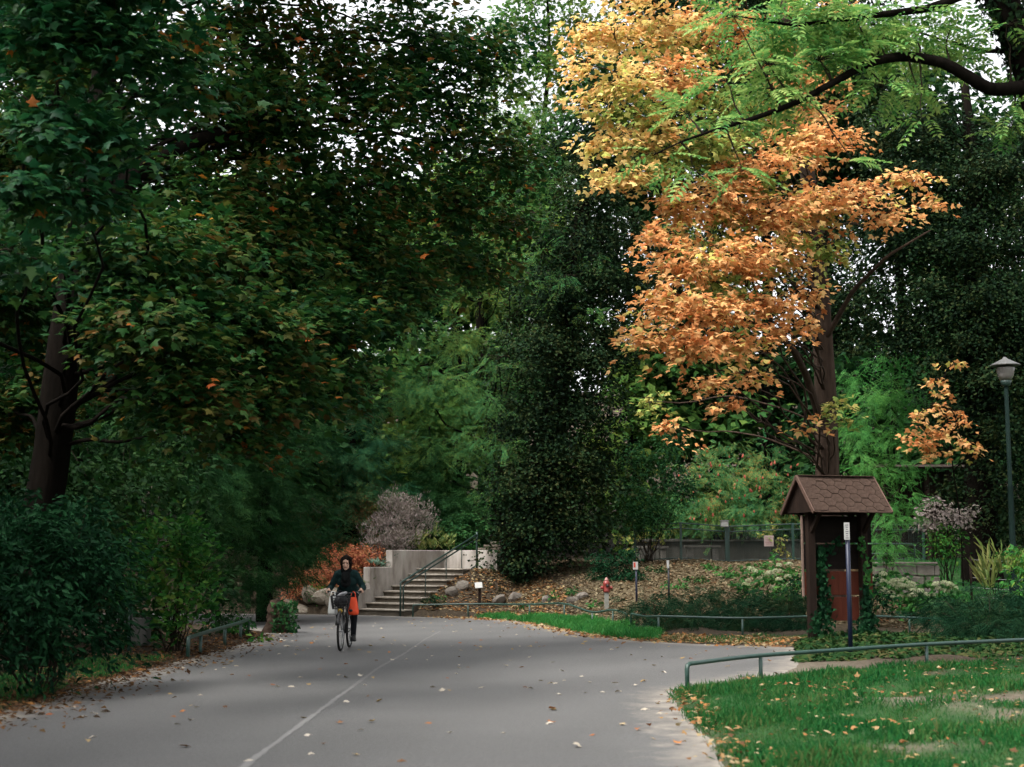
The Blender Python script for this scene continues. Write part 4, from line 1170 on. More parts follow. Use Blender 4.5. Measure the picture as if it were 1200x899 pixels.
# ---- orange maple behind the kiosk
om = foot(wpath((972, 600, 34, .29), (970, 520, 34, .27), (966, 430, 34, .25), (962, 340, 34.2, .22), (950, 230, 34.4, .19), (935, 110, 34.6, .15), (915, -30, 35, .1), (900, -160, 35, .05)))
O_, Y_, L_c = 0, 1, 2
cl = [(690, 30, 28.6, 30, .5, .8, Y_), (683, 75, 28.4, 28, .5, .8, Y_), (690, 120, 28.4, 28, .45, .7, Y_), (700, 200, 28.4, 24, .4, .6, Y_), (720, 40, 29, 45, .5, .8, Y_), (775, 30, 30, 55, .5, .9, Y_), (840, 25, 31, 55, .5, .9, O_), (730, 95, 28.5, 50, .5, .9, Y_), (790, 90, 29.5, 50, .5, .9, O_), (760, 150, 29, 50, .5, .9, Y_), (720, 165, 28.5, 35, .5, .8, Y_), (740, 205, 28.5, 38, .5, .9, Y_),
      (810, 175, 29.5, 45, .5, 1.1, L_c), (770, 190, 29, 40, .5, .8, L_c), (845, 165, 29.5, 40, .5, .8, L_c), (735, 130, 28.6, 36, .5, .7, L_c), (880, 215, 30, 36, .5, .5, L_c), (830, 330, 29.4, 40, .5, .4, L_c), (780, 125, 29, 45, .5, .6, L_c), (850, 120, 30, 45, .5, .6, L_c), (900, 60, 32, 55, .5, .7, O_), (960, 20, 33, 50, .5, .6, O_),
      (790, 240, 29, 45, .5, .9, O_), (840, 230, 29.5, 50, .5, .95, O_), (890, 190, 30, 50, .5, .95, O_), (945, 165, 31, 48, .5, .95, O_), (980, 160, 31.5, 35, .5, .7, O_), (900, 245, 30, 55, .5, .95, O_), (960, 235, 31, 50, .5, .9, O_), (1010, 225, 31.5, 40, .35, .7, O_), (1060, 205, 32, 38, .25, .55, O_), (1095, 235, 32, 28, .22, .45, O_),
      (1040, 250, 31.5, 40, .3, .55, O_), (770, 270, 28.5, 35, .5, .8, O_), (800, 305, 28.5, 45, .5, .95, O_), (850, 300, 29, 55, .5, .95, O_), (910, 300, 30, 45, .5, .8, O_), (960, 290, 31, 40, .5, .6, L_c), (790, 350, 28, 45, .5, 1., O_), (840, 360, 28.5, 50, .5, 1., O_), (895, 355, 29.5, 40, .5, .8, O_), (945, 345, 30.5, 30, .5, .5, O_),
      (765, 395, 28, 38, .5, 1., O_), (815, 405, 28, 45, .5, 1., O_), (865, 400, 28.8, 40, .5, .9, O_), (910, 385, 29.6, 32, .5, .6, O_), (835, 445, 28, 28, .5, .9, O_), (875, 440, 28.6, 28, .5, .7, O_), (950, 380, 30.5, 28, .5, .5, O_), (970, 475, 31, 30, .5, .45, L_c), (940, 500, 31, 24, .35, .4, O_), (990, 490, 31, 22, .35, .4, L_c), (855, 470, 28.3, 18, .5, .8, O_),
      (760, 470, 36, 34, .5, .3, L_c), (790, 500, 36, 30, .5, .3, O_),
      (870, 330, 31, 60, .8, .5, L_c), (930, 270, 32, 60, .8, .5, O_), (840, 270, 30.5, 60, .8, .5, L_c), (880, 140, 32, 60, .8, .6, L_c), (800, 60, 31, 60, .8, .5, L_c), (940, 110, 33, 55, .8, .6, O_), (820, -60, 31, 80, .5, .6, Y_), (930, -70, 33, 80, .5, .6, O_), (740, -30, 29.5, 55, .5, .7, Y_)]
orange_maple = tree('maple_tree', 'orange and yellow autumn maple behind the notice kiosk', 'tree', om, cl, MAPLE, [G_ORANGE, G_YELLOW, G_LIME], 0.145, 0.36, 14, M_RBARK, 2.3, lo=MAPLE_LO, pick=300, droop=0.65, jit=0.38, out=0.45, twigs=9, branch_r=0.2)
otr = orange_maple.children[0]
for pts_, r0 in (([(964, 500, 34), (945, 440, 33), (930, 410, 32), (905, 385, 31), (860, 370, 29.5), (810, 380, 28.5)], .11), ([(960, 330, 34.2), (930, 300, 32.5), (880, 295, 30.5), (830, 300, 29)], .09), ([(966, 400, 34), (1000, 340, 33), (1040, 300, 32), (1090, 270, 32)], .07)):
    Q = np.array([at(*q_) for q_ in pts_]); tq = np.linspace(0, 1, 20)
    Q = np.stack([np.interp(tq, np.linspace(0, 1, len(Q)), Q[:, i]) for i in range(3)], 1)
    mb = MB(); mb.tube(Q, np.linspace(r0, 0.02, 20), 8); mb.build('branch', M_RBARK, otr, True)

# ---- pinnate-leaved tree whose arching branch reaches in from the right
at_path = [(7.6, 19, hz(7.6, 19) - 0.2, .36), (7.5, 19, 2.5, .31), (7.25, 18.9, 5.0, .28), (*at(1222, 105, 18.6), .25), (*at(1192, 40, 18.5), .23), (*at(1165, -20, 18.4), .2), (*at(1120, -160, 18.2), .12), (*at(1060, -330, 18), .05)]
ash = thing('pinnate_tree', 'tree at the right edge with dark arching branch and fresh green pinnate leaves', 'tree', at_path[0][:3])
atr = trunk_mesh(at_path).build('trunk', M_DBARK, ash, True)
arch = np.array([at(1222, 100, 18.6), at(1190, 103, 18.3), at(1160, 106, 18.1), at(1135, 90, 18), at(1105, 73, 17.9), at(1060, 65, 17.8), at(1020, 72, 17.7), at(980, 95, 17.6), at(930, 122, 17.4), at(880, 140, 17.2), at(845, 150, 17.0), at(800, 165, 16.8), at(765, 182, 16.7)])
tq = np.linspace(0, 1, 40)
arch = np.stack([np.interp(tq, np.linspace(0, 1, len(arch)), arch[:, i]) for i in range(3)], 1)
arch[1:-1] = arch[1:-1] * .5 + (arch[:-2] + arch[2:]) * .25
mb = MB(); mb.tube(arch, np.interp(tq, [0, .3, .6, 1], [.10, .078, .045, .006]), 9); mb.build('branch', M_DBARK, atr, True)
for pts_, r0 in (([(1165, -20, 18.4), (1090, 10, 18), (1010, 20, 17.8), (930, 30, 17.6), (870, 20, 17.4)], .07), ([(1200, 60, 18.5), (1150, 60, 18.8), (1100, 45, 19), (1050, 30, 19)], .04), ([(1160, 106, 18.1), (1120, 80, 18.6), (1080, 60, 19)], .03)):
    Q = np.array([at(*q_) for q_ in pts_]); t2 = np.linspace(0, 1, 16)
    Q = np.stack([np.interp(t2, np.linspace(0, 1, len(Q)), Q[:, i]) for i in range(3)], 1)
    mb = MB(); mb.tube(Q, np.linspace(r0, 0.008, 16), 7); mb.build('branch', M_DBARK, atr, True)
tw = MB(); AP, AN, AT, AS = [], [], [], []
for px_, py_, Y, rp, nn_ in ((860, 20, 17.4, 34, 16), (930, 25, 17.6, 42, 24), (1000, 20, 17.8, 45, 28), (1065, 15, 18, 40, 20), (1110, 30, 18.6, 26, 8), (900, 75, 17.4, 40, 22), (960, 70, 17.6, 38, 20), (1030, 45, 17.8, 32, 14), (850, 95, 17.2, 36, 9), (800, 130, 17, 30, 6), (850, 140, 17.1, 34, 10), (910, 105, 17.3, 34, 14), (770, 180, 16.8, 26, 5), (815, 200, 16.9, 26, 5), (1035, 100, 17.6, 34, 12), (1075, 105, 17.7, 22, 6), (1000, 190, 17.4, 16, 4), (1080, 138, 17.6, 14, 3), (985, 55, 17.7, 30, 14), (870, 200, 17.1, 20, 5), (1185, 150, 18.5, 14, 5), (1180, 30, 18.0, 30, 9)):
    C = at(px_, py_, Y); r = px2m(rp, Y)
    k_ = np.argmin(np.linalg.norm(arch - C, axis=1))
    Q, rr = limb(arch[k_], C, 0.016, 0.005, 0.05, 6); tw.tube(Q, rr, 5, cap=False)
    d = unit(nn_) * [1, 0.8, 0.35]
    for i in range(nn_):
        e = C + d[i] * r * rng.uniform(0.2, 0.75)
        Q, rr = limb(C, e, 0.006, 0.003, 0.1, 4); tw.tube(Q, rr, 4, cap=False)
        AP.append(e); h_ = norm(d[i] * [1, 1, 0.2] + rng.normal(size=3) * 0.25)
        AT.append(norm(h_ + [0, 0, -0.15])); AN.append(norm([0, 0, 1] + rng.normal(size=3) * 0.3 + [0, -0.15, 0])); AS.append(rng.uniform(0.34, 0.5))
acr = tw.build('crown', M_TWIG, ash)
leaf_objects(acr, PINN, 'pinnate', G_ASH, AP, AN, AT, AS, range(len(AP)))
xs = [sprays(at(1120, -200, 18.3), (2.6, 2.4, 1.6), 60, 8, 0.5, 0.38)[:4]]
for px_, py_, Y, rp, k_ in ((900, 35, 18, 60, 6), (970, 50, 18.4, 70, 11), (1040, 25, 18.6, 65, 9), (920, 105, 18, 45, 4), (1090, 50, 19, 45, 6), (1060, 100, 18.4, 35, 3), (1150, 20, 19, 40, 4), (1175, 70, 19, 25, 2), (980, 10, 18, 60, 7), (1180, 140, 18.6, 26, 3)):
    xs.append(sprays(at(px_, py_, Y), (px2m(rp, Y), px2m(rp, Y), px2m(rp, Y) * .45), k_, 9, 0.42, 0.42, jit=.3)[:4])
P, N, T, Sz = (np.concatenate([x_[i] for x_ in xs]) for i in range(4))
V, T_ = put_leaves(P, N, T, Sz, PINN)
lv = link('leaves', tri_mesh('leaves', V - ORI[acr.name], T_), G_ASH, acr); lv['kind'] = 'stuff'
# ivy on its trunk
ii = rng.uniform(0, 1, 2600)
tp = np.array([q_[:3] for q_ in at_path]); tr_ = np.array([q_[3] for q_ in at_path])
q_ = np.stack([np.interp(ii * 7, np.arange(8), tp[:, i]) for i in range(3)], 1)
d = norm(unit(2600) * [1, 1, .15])
P = q_ + d * (np.interp(ii * 7, np.arange(8), tr_) + rng.uniform(0, .12, 2600))[:, None]
V, T_ = put_leaves(P, norm(d + rng.normal(size=(2600, 3)) * .35), norm(rng.normal(size=(2600, 3)) * .5 - [0, 0, 1]), rng.uniform(.06, .11, 2600), IVY)
lv = link('ivy', tri_mesh('ivy', V - ORI[atr.name], T_), G_IVY, atr); lv['kind'] = 'stuff'

# ---- ivy towers
def ivy_tower(label, path, cl, cov=3.4, leaf=0.105, m_=G_IVY, group=None):
    return tree('ivy_clad_tree', label, 'tree', foot(wpath(*path)), [(*c_[:4], c_[4] if len(c_) > 4 else .9, c_[5] if len(c_) > 5 else 1., int(rng.uniform() < .25)) for c_ in cl] + [(c_[0] + rng.normal() * 14, c_[1] + rng.normal() * 14, c_[2] - px2m(c_[3], c_[2]) * .8, c_[3] * rng.uniform(.3, .5), .6, 1.1, int(rng.uniform() < .4)) for c_ in cl], IVY_LO, [m_, G_IVY2], leaf, 0.55, 18, M_DBARK, cov, group, limbs=True, shell=0.5, up=0.6, droop=0.7, flat=0.22, jit=0.4, out=0.6, twigs=0, area=0.45)
ivy_tower('tall dark ivy covered tree standing between the stairs and the orange maple', [(605, 640, 43.5, .5), (630, 560, 43.5, .42), (655, 450, 43.5, .36), (670, 330, 43.5, .3), (690, 200, 43.8, .18), (700, 115, 44, .05)],
          [(602, 655, 42.8, 34, 1.1), (630, 610, 43, 44, .9), (675, 612, 43.4, 48, .9), (612, 560, 43, 45, .9), (655, 545, 43, 52, .9), (698, 540, 43.6, 38, 1.), (640, 480, 43, 50, .9), (692, 470, 43.3, 46, .9), (630, 410, 43, 55, .9), (688, 400, 43.3, 48, .9), (715, 400, 44, 28, 1.2), (645, 340, 43, 48, .9), (700, 330, 43.4, 50, .9), (670, 275, 43.2, 45, .9), (720, 270, 43.8, 40, .9), (690, 215, 43.5, 42, .9), (735, 200, 44, 32, 1.), (700, 155, 43.8, 36, .9), (675, 180, 44, 26, 1.), (720, 105, 44, 30, .9), (740, 330, 44.2, 30, 1.2), (600, 490, 43.6, 30, 1.)])
ivy_tower('broad dark ivy clad tree behind the street lamp on the right', [(1150, 640, 40, .5), (1150, 500, 40, .42), (1145, 350, 40, .34), (1140, 200, 40, .22), (1130, 90, 40, .1)],
          [(1190, 600, 39.5, 50, .9), (1140, 580, 41, 40, 1.), (1195, 520, 39, 60, .9), (1130, 480, 40, 50, .9), (1180, 430, 39, 60, .9), (1110, 410, 39.6, 50, .9), (1150, 360, 39, 60, .9), (1195, 350, 39, 50, 1.), (1090, 340, 40, 50, .9), (1060, 390, 40.5, 34, .9), (1140, 280, 39.3, 55, .9), (1190, 270, 39.2, 50, .9), (1080, 270, 40, 50, .9), (1130, 205, 39.6, 50, .9), (1180, 190, 39.6, 45, .8), (1070, 200, 40, 50, .9), (1100, 145, 40, 40, .8), (1040, 150, 40.4, 44, .9), (1025, 330, 40.6, 40, 1.), (1035, 250, 40.4, 45, 1.), (1165, 145, 40, 30, .7, .5), (1230, 400, 39, 60, 1.4), (1225, 250, 39, 50, 1.2)])
ivy_tower('dark ivy clad tree hidden behind the orange maple crown', [(905, 610, 56, .26), (900, 480, 56, .24), (900, 330, 56, .2), (895, 180, 56, .15), (890, 60, 56, .05)],
          [(960, 150, 56, 60, .9), (1000, 90, 56, 55, .8), (900, 100, 56, 60, .9), (840, 90, 56, 55, .9), (930, 30, 56, 70, .8), (860, 20, 56, 60, .8), (1000, 20, 56, 50, .7, .7), (990, 280, 56, 45, 1.), (1010, 360, 56, 36, 1.), (930, 230, 56, 50, .9), (970, 400, 56, 30, 1., .7), (780, 110, 56, 45, .9), (800, 30, 56, 45, .9), (870, 180, 56, 50, .9), (820, 200, 56, 50, .9), (870, 270, 56, 50, .9), (800, 290, 56, 50, .9), (930, 320, 56, 40, .9), (860, 360, 56, 45, .9), (790, 380, 56, 45, .9), (900, 430, 56, 40, .9), (840, 460, 56, 40, .9), (945, 520, 56, 28, .9, .7), (780, -40, 56, 60, .9), (900, -50, 56, 70, .9), (1040, 40, 56, 40, .8, .6), (1000, 410, 56, 50, .9), (1005, 470, 56, 45, .9), (800, 450, 56, 45, .9), (760, 420, 56, 40, .9), (740, 350, 57, 40, .9), (980, 340, 56, 45, .9), (775, 335, 56, 45, .9), (770, 280, 56, 45, .9), (800, 360, 56, 40, .9), (720, 420, 57, 35, .9)], 2.0, 0.16)

# ---- feather-leaved tree in the middle distance
tree('locust_tree', 'blue green feathery locust tree left of the dark ivy tower', 'tree', foot(wpath((585, 620, 52, .26), (580, 520, 52, .22), (565, 420, 52, .18), (560, 330, 52, .14), (550, 260, 52, .06))),
     [(520, 330, 50, 55, .5), (560, 290, 51, 50, .5), (480, 390, 49.5, 50, .5), (540, 400, 50, 55, .5), (590, 350, 51, 40, .5), (500, 450, 49, 60, .45), (560, 460, 50, 50, .5), (460, 470, 49.5, 50, .5), (540, 520, 49, 55, .45), (480, 530, 49, 50, .5), (450, 330, 51, 45, .6), (590, 240, 52, 50, .6), (620, 200, 52, 45, .6), (530, 240, 52, 45, .6), (605, 300, 50, 32, .5), (640, 320, 48, 28, .4, .7), (580, 560, 49, 34, .5), (430, 420, 51, 40, .7), (620, 130, 53, 45, .6, .7), (660, 335, 42.3, 22, .3, .5), (690, 365, 42.2, 18, .3, .4), (600, 330, 42, 34, .35, .5), (585, 420, 42, 28, .35, .5), (635, 300, 42, 32, .35, .55), (625, 250, 42.3, 28, .4, .5), (590, 520, 42, 22, .35, .4), (670, 325, 42, 28, .3, .5), (700, 300, 42.4, 20, .3, .4), (575, 470, 42.4, 24, .4, .5), (600, 440, 51, 42, .6), (610, 390, 50.5, 38, .6), (595, 510, 51, 38, .6)],
     FERN, [G_LOCUST], 0.48, 0.5, 9, M_DBARK, 1.7, droop=0.55, flat=0.2, jit=0.35, out=0.6, twigs=5, area=0.16)
# ---- tall light crown against the sky
tree('deciduous_tree', 'tall airy green tree rising against the sky above the middle', 'tree', foot(wpath((640, 640, 64, .26), (640, 400, 64, .22), (632, 200, 64, .15), (645, 60, 64, .08), (638, -60, 64, .03))),
     [(600, 90, 62, 45, .8, .7), (640, 60, 63, 45, .8, .9), (660, 120, 63, 40, .8, 1.), (610, 160, 62, 45, .7, 1.1), (650, 190, 62, 45, .7, 1.2), (620, 230, 61, 45, .7, 1.2), (680, 30, 64, 40, .8, 1.), (640, -30, 64, 60, .8, .8), (580, 210, 62, 45, .7, 1.), (700, 80, 64, 45, .8, 1.), (590, 30, 63, 35, .8, .45), (650, 260, 61, 45, .8, 1.2), (560, 260, 63, 45, .8, 1.), (560, 130, 63, 40, .8, .6), (540, 200, 64, 45, .8, .7), (500, 270, 64, 50, .8, .9), (600, 290, 61, 45, .8, 1.), (450, 290, 65, 45, .8, .8), (620, 20, 63, 35, .8, .7)],
     DIAM, [G_FAR], 0.27, 0.55, 14, M_DBARK, 3.0, jit=0.45, twigs=6, area=0.32)
# ---- bright feathery tree right of the orange trunk
tree('feathery_tree', 'bright green feathery small tree between the orange maple trunk and the dark ivy', 'tree', foot(wpath((1040, 620, 43, .13), (1045, 540, 43, .11), (1050, 460, 43, .08), (1050, 400, 43, .04))),
     [(1050, 420, 42.5, 32, .6), (1030, 460, 42, 38, .6), (1075, 470, 42.5, 34, .6), (1010, 500, 42, 34, .6), (1060, 510, 42, 40, .5), (1020, 545, 41.5, 38, .5), (1065, 550, 42, 30, .5, .7), (1000, 570, 41.5, 32, .5), (1045, 585, 41, 34, .4, .8), (1000, 440, 43, 24, .6, .7), (995, 615, 41, 28, .5, .8), (1040, 635, 40.5, 24, .5, .8)],
     FERN, [G_BRIGHT], 0.36, 0.4, 9, M_DBARK, 2.2, droop=0.5, jit=0.35, out=0.6, twigs=4, area=0.16)
# ---- small orange maple on the far right
tree('young_maple', 'small orange maple in front of the dark shed on the right', 'tree', foot(wpath((1126, 610, 38.3, .018), (1117, 550, 38, .016), (1110, 490, 37.6, .014), (1106, 440, 37.5, .010))),
     [(1098, 445, 37.5, 11, .9, .4), (1130, 495, 37.4, 14, .5, .5), (1078, 485, 37.3, 12, .6, .4), (1104, 456, 37.5, 11, .9, .5), (1092, 475, 37.4, 15, .6, .5), (1072, 500, 37.2, 14, .5, .5), (1102, 505, 37.3, 22, .4, .6), (1085, 522, 37.2, 18, .35, .6), (1128, 515, 37.4, 16, .4, .5), (1122, 480, 37.5, 12, .6, .4), (1108, 530, 37.3, 14, .4, .5), (1062, 512, 37.2, 10, .4, .4), (1140, 525, 37.4, 9, .4, .4), (1115, 428, 37.6, 8, .9, .4)],
     MAPLE_LO, [G_ORANGE], 0.15, 0.28, 10, M_DBARK, 2.4, jit=0.45, twigs=4, droop=.6)

# ---- yews and conifers in the dark left middle
tree('yew_tree', 'dense dark yew behind the stump and the left rail', 'tree', foot(wpath((310, 700, 37, .2), (310, 600, 37, .16), (312, 500, 37, .1), (315, 420, 37, .05))),
     [(300, 690, 36, 42, .8), (340, 670, 37.5, 30, 1.), (270, 650, 35, 48, .9), (320, 620, 36.5, 45, .9), (260, 590, 34.5, 50, .9), (310, 560, 36, 50, .8), (350, 590, 38, 36, .9), (280, 530, 35, 50, .8), (340, 510, 37, 45, .8), (230, 540, 33, 45, .9), (300, 470, 36, 45, .8, .8), (360, 640, 39, 24, 1.1)],
     FROND, [G_YEW], 0.32, 0.4, 10, M_DBARK, 2.2, droop=0.5, jit=0.45, out=0.7, twigs=0, area=0.14)
tree('conifer_tree', 'blue green conifer with browning twigs behind the red shrub', 'tree', foot(wpath((412, 660, 47, .2), (412, 580, 47, .16), (412, 500, 47, .1), (410, 430, 47, .04))),
     [(412, 640, 46, 45, .5), (380, 620, 46, 40, .5), (445, 620, 46.5, 36, .5), (410, 590, 46, 48, .5), (370, 570, 46.5, 36, .5), (445, 570, 46.5, 36, .5), (412, 545, 46, 42, .5), (385, 520, 46.5, 34, .5), (440, 515, 46.5, 34, .5), (410, 480, 46.5, 34, .6), (360, 650, 46, 34, .5), (400, 440, 47, 26, .7), (350, 610, 46, 30, .6)],
     FROND, [G_CONIF], 0.36, 0.42, 10, M_DBARK, 2.0, droop=0.45, jit=0.4, out=0.7, twigs=0, area=0.14)
tree('fir_tree', 'young blue green fir with upright tip left of the ivy tower', 'tree', foot(wpath((505, 640, 49, .13), (505, 580, 49, .1), (505, 540, 49, .07), (503, 500, 49, .03))),
     [(505, 625, 48, 42, .5), (535, 610, 48, 34, .6), (480, 600, 48.2, 32, .5), (510, 590, 48, 40, .5), (505, 560, 48.3, 30, .6), (530, 570, 48.5, 28, .6), (504, 530, 48.6, 18, .9), (503, 508, 48.8, 9, 1.8), (550, 640, 48, 30, .7), (560, 590, 48.3, 28, .8), (470, 570, 48.5, 28, .7)],
     FROND, [G_YEW], 0.36, 0.4, 10, M_DBARK, 2.0, droop=0.35, jit=0.4, out=0.7, twigs=0, area=0.14)

# ---- the wood behind: single trees
def far_tree(label, x, y, h_, r, m_, cov=1.6, leaf=0.4, slim=1.0):
    z = hz(x, y)
    o = thing('woodland_tree', label, 'tree', (x, y, z - 0.3), 'trees of the wood behind')
    trunk_mesh([(x, y, z - 0.3, .3), (x + .2, y, z + h_ * .35, .24), (x - .1, y, z + h_ * .65, .16), (x, y, z + h_ * .8, .04)]).build('trunk', M_DBARK, o, True)
    lst = []
    for k_ in range(13):
        t = rng.uniform(0.12, 0.97)
        a = rng.uniform(0, 2 * PI)
        rr = r * (1 - 0.55 * abs(t - 0.45)) * rng.uniform(0.3, 0.75)
        c = np.array([x + math.cos(a) * rr * slim, y + math.sin(a) * rr, z + h_ * t])
        cr = r * rng.uniform(0.42, 0.62)
        ns = max(4, int(cov * PI * cr * cr * 0.85 / (leaf * leaf * .32) / 12))
        P, N, T, Sz, _ = sprays(c, (cr * slim, cr, cr * 0.75), ns, 12, leaf * 2.0, leaf, 0.35, 1.0, 0.35, 0.2, 0.45, 0.5)
        lst.append((put_leaves(P, N, T, Sz, DIAM), 0))
    V, T_, mi = cat_leaves(lst)
    c_ = link('crown', tri_mesh('crown', V - ORI[o.name], T_), m_, o)
    c_['kind'] = 'stuff'
    return o
_far = [(-23, 60, 11, 4.5, G_FAR, 'pale green rounded'), (-17.5, 66, 12, 4.2, G_FARD, 'dark rounded'), (-12.5, 62, 13, 4.4, G_FAR, 'mid green rounded'), (-8.5, 66, 16, 4.6, G_FAR, 'mid green slender'), (-5, 63, 15, 4.2, G_FAR, 'mid green slender'), (-1.5, 72, 17, 4.6, G_FARD, 'dark tall'),
        (2.2, 66, 19, 4.2, G_FARD, 'dark tall'), (5.5, 62, 24, 4.6, G_FARD, 'dark rounded'), (9.5, 66, 27, 5.5, G_FARD, 'dark tall'), (13.5, 60, 24, 5, G_FARD, 'dark broad'), (17.2, 62, 22, 5, G_FARD, 'dark tall'), (22, 58, 21, 5, G_FARD, 'dark broad'), (8, 57, 9, 3.2, G_FAR, 'small green'), (4.8, 56, 8, 2.8, G_FAR, 'small green'), (26, 68, 22, 5, G_FARD, 'dark tall'), (-28, 66, 14, 5, G_FARD, 'dark broad'), (17, 52, 12, 3.6, G_FARD, 'dark low'), (-20, 47, 10, 4, G_FARD, 'dark broad'), (-14.5, 50, 11, 3.6, G_FAR, 'yellow green rounded'), (-13, 36, 7, 3, G_FARD, 'dark low'), (-17, 31, 8, 3.5, G_FARD, 'dark low'), (11.5, 53, 8, 2.6, G_FARD, 'dark small'), (-10.5, 55, 15, 3.8, G_FAR, 'mid green tall'), (-6.8, 58, 14, 3.6, G_FARD, 'dark slender'), (-3, 60, 16, 3.8, G_FAR, 'pale green tall'), (-16, 44, 15, 4.4, G_FARD, 'dark tall'), (-11.2, 36, 17, 3.6, G_FARD, 'dark tall'), (-19.5, 55, 17, 4.6, G_FAR, 'pale green tall'), (20.5, 66, 24, 5, G_FARD, 'dark tall'), (-8.2, 46, 12, 3.2, G_FARD, 'dark slender'), (-2.2, 56, 15, 3.4, G_FAR, 'mid green slender'), (0.3, 58, 15, 3.4, G_FARD, 'dark slender')]
_where = ['far left beyond the road bend', 'behind the leaning maple trunk', 'showing through the left maple leaves', 'left of the blue green conifer', 'above the blue green conifer', 'above the stairs', 'right behind the ivy tower', 'above the mesh fence', 'behind the orange maple', 'behind the orange maple trunk', 'right of the orange maple', 'above the open shed', 'above the stone benches', 'between ivy tower and sumac', 'at the far right corner', 'at the far left corner', 'beside the open shed', 'behind the left maple trunk base', 'left of the yew', 'beside the road bend behind the yew', 'behind the left shrubs', 'behind the sumac', 'right of the leaning maple limb', 'above the yew', 'above the retaining wall', 'left of the leaning trunk foot', 'behind the leaning trunk and left limb', 'behind the leaning maple crown', 'behind the right ivy tree', 'left of the conifer behind the yew', 'between conifer and ivy tower', 'close behind the ivy tower']
for (x, y, h_, r, m_, w1), w2 in zip(_far, _where):
    far_tree(w1 + ' woodland tree ' + w2, x, y, h_, r, m_, 2.3, 0.46)

# ---- shrubs and perennials
def shrub(name, label, cat, base, clumps, tmpl, mats, leaf, sr=0.25, per=12, cov=2.4, group=None, stems=5, area=0.34, extra=None, m_stem=M_TWIG, stem_r=0.014, low=-0.3, **kw):
    o = thing(name, label, cat, base, group)
    lst = []; cs = []
    for c_ in clumps:
        px_, py_, Y, rp = c_[:4]
        sq = c_[4] if len(c_) > 4 else 0.8
        cv = (c_[5] if len(c_) > 5 else 1.0) * cov
        mi = c_[6] if len(c_) > 6 else 0
        C = at(px_, py_, Y); r = px2m(rp, Y); cs.append((C, r))
        ns = max(3, int(cv * PI * r * r * (0.5 + 0.5 * sq) / (leaf * leaf * area) / per))
        P, N, T, Sz, _ = sprays(C, (r, r * 0.9, r * sq), ns, per, sr, leaf, kw.get('shell', 0.4), kw.get('up', 0.7), kw.get('droop', 0.3), kw.get('flat', 0.25), kw.get('jit', 0.45), kw.get('out', 0.6))
        if 'tup' in kw:
            T = norm(T + np.array([0, 0, kw['tup']]))
        k_ = P[:, 2] > height(P[:, 0], P[:, 1]) + 0.01
        lst.append((put_leaves(P[k_], N[k_], T[k_], Sz[k_], tmpl), mi))
    st = MB()
    b = np.array(base, float)
    for C, r in cs:
        for _ in range(max(1, stems // 2)):
            Q, rr = limb(b + [rng.normal() * 0.1, rng.normal() * 0.1, -0.1], C + rng.normal(size=3) * r * 0.4, stem_r, stem_r * 0.3, 0.05, 6)
            st.tube(Q, rr, 5, cap=False)
    st.build('stems', m_stem, o)
    V, T_, mi = cat_leaves(lst)
    f_ = link('foliage', tri_mesh('foliage', V - ORI[o.name], T_, mi), mats, o)
    f_['kind'] = 'stuff'
    return o
def gbase(px_, Y):
    x = at(px_, 650, Y)[0]
    return (x, Y, hz(x, Y))
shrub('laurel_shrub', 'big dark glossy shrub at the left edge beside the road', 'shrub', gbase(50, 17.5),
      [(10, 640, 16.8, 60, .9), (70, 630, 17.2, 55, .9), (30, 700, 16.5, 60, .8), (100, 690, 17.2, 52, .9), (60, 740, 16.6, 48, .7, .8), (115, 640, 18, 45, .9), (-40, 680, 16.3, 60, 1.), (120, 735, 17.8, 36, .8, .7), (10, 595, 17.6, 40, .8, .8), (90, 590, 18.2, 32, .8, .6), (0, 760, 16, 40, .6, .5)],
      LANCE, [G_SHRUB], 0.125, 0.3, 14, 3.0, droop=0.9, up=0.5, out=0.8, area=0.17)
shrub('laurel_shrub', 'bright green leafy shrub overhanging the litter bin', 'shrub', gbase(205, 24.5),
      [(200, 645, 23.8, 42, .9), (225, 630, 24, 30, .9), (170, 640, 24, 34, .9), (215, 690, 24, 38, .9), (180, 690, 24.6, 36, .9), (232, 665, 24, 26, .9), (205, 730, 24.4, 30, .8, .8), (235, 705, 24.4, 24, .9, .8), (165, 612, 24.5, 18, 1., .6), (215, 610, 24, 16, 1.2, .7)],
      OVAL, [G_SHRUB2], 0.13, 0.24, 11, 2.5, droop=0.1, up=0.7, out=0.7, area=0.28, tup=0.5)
shrub('dark_undergrowth', 'dark leafy undergrowth between the leaning maple trunk and the bright shrub', 'shrub', gbase(130, 26),
      [(130, 600, 26, 48, .9), (90, 560, 26.5, 48, .8), (160, 560, 27, 45, .8), (60, 620, 26, 45, .9), (200, 570, 28, 40, .9), (130, 680, 25.5, 45, .9), (30, 560, 26.5, 45, .9), (230, 610, 29, 36, 1.), (160, 730, 25.5, 34, .8), (250, 690, 29, 30, 1.2), (220, 520, 29, 45, .8), (140, 510, 28.5, 45, .8), (60, 505, 28, 45, .9, .8), (262, 725, 30, 22, .9), (10, 620, 26, 45, 1.), (60, 690, 25, 50, 1.), (-5, 700, 24.5, 45, 1.)],
      OVAL, [G_FARD], 0.16, 0.32, 12, 2.6, area=0.28)
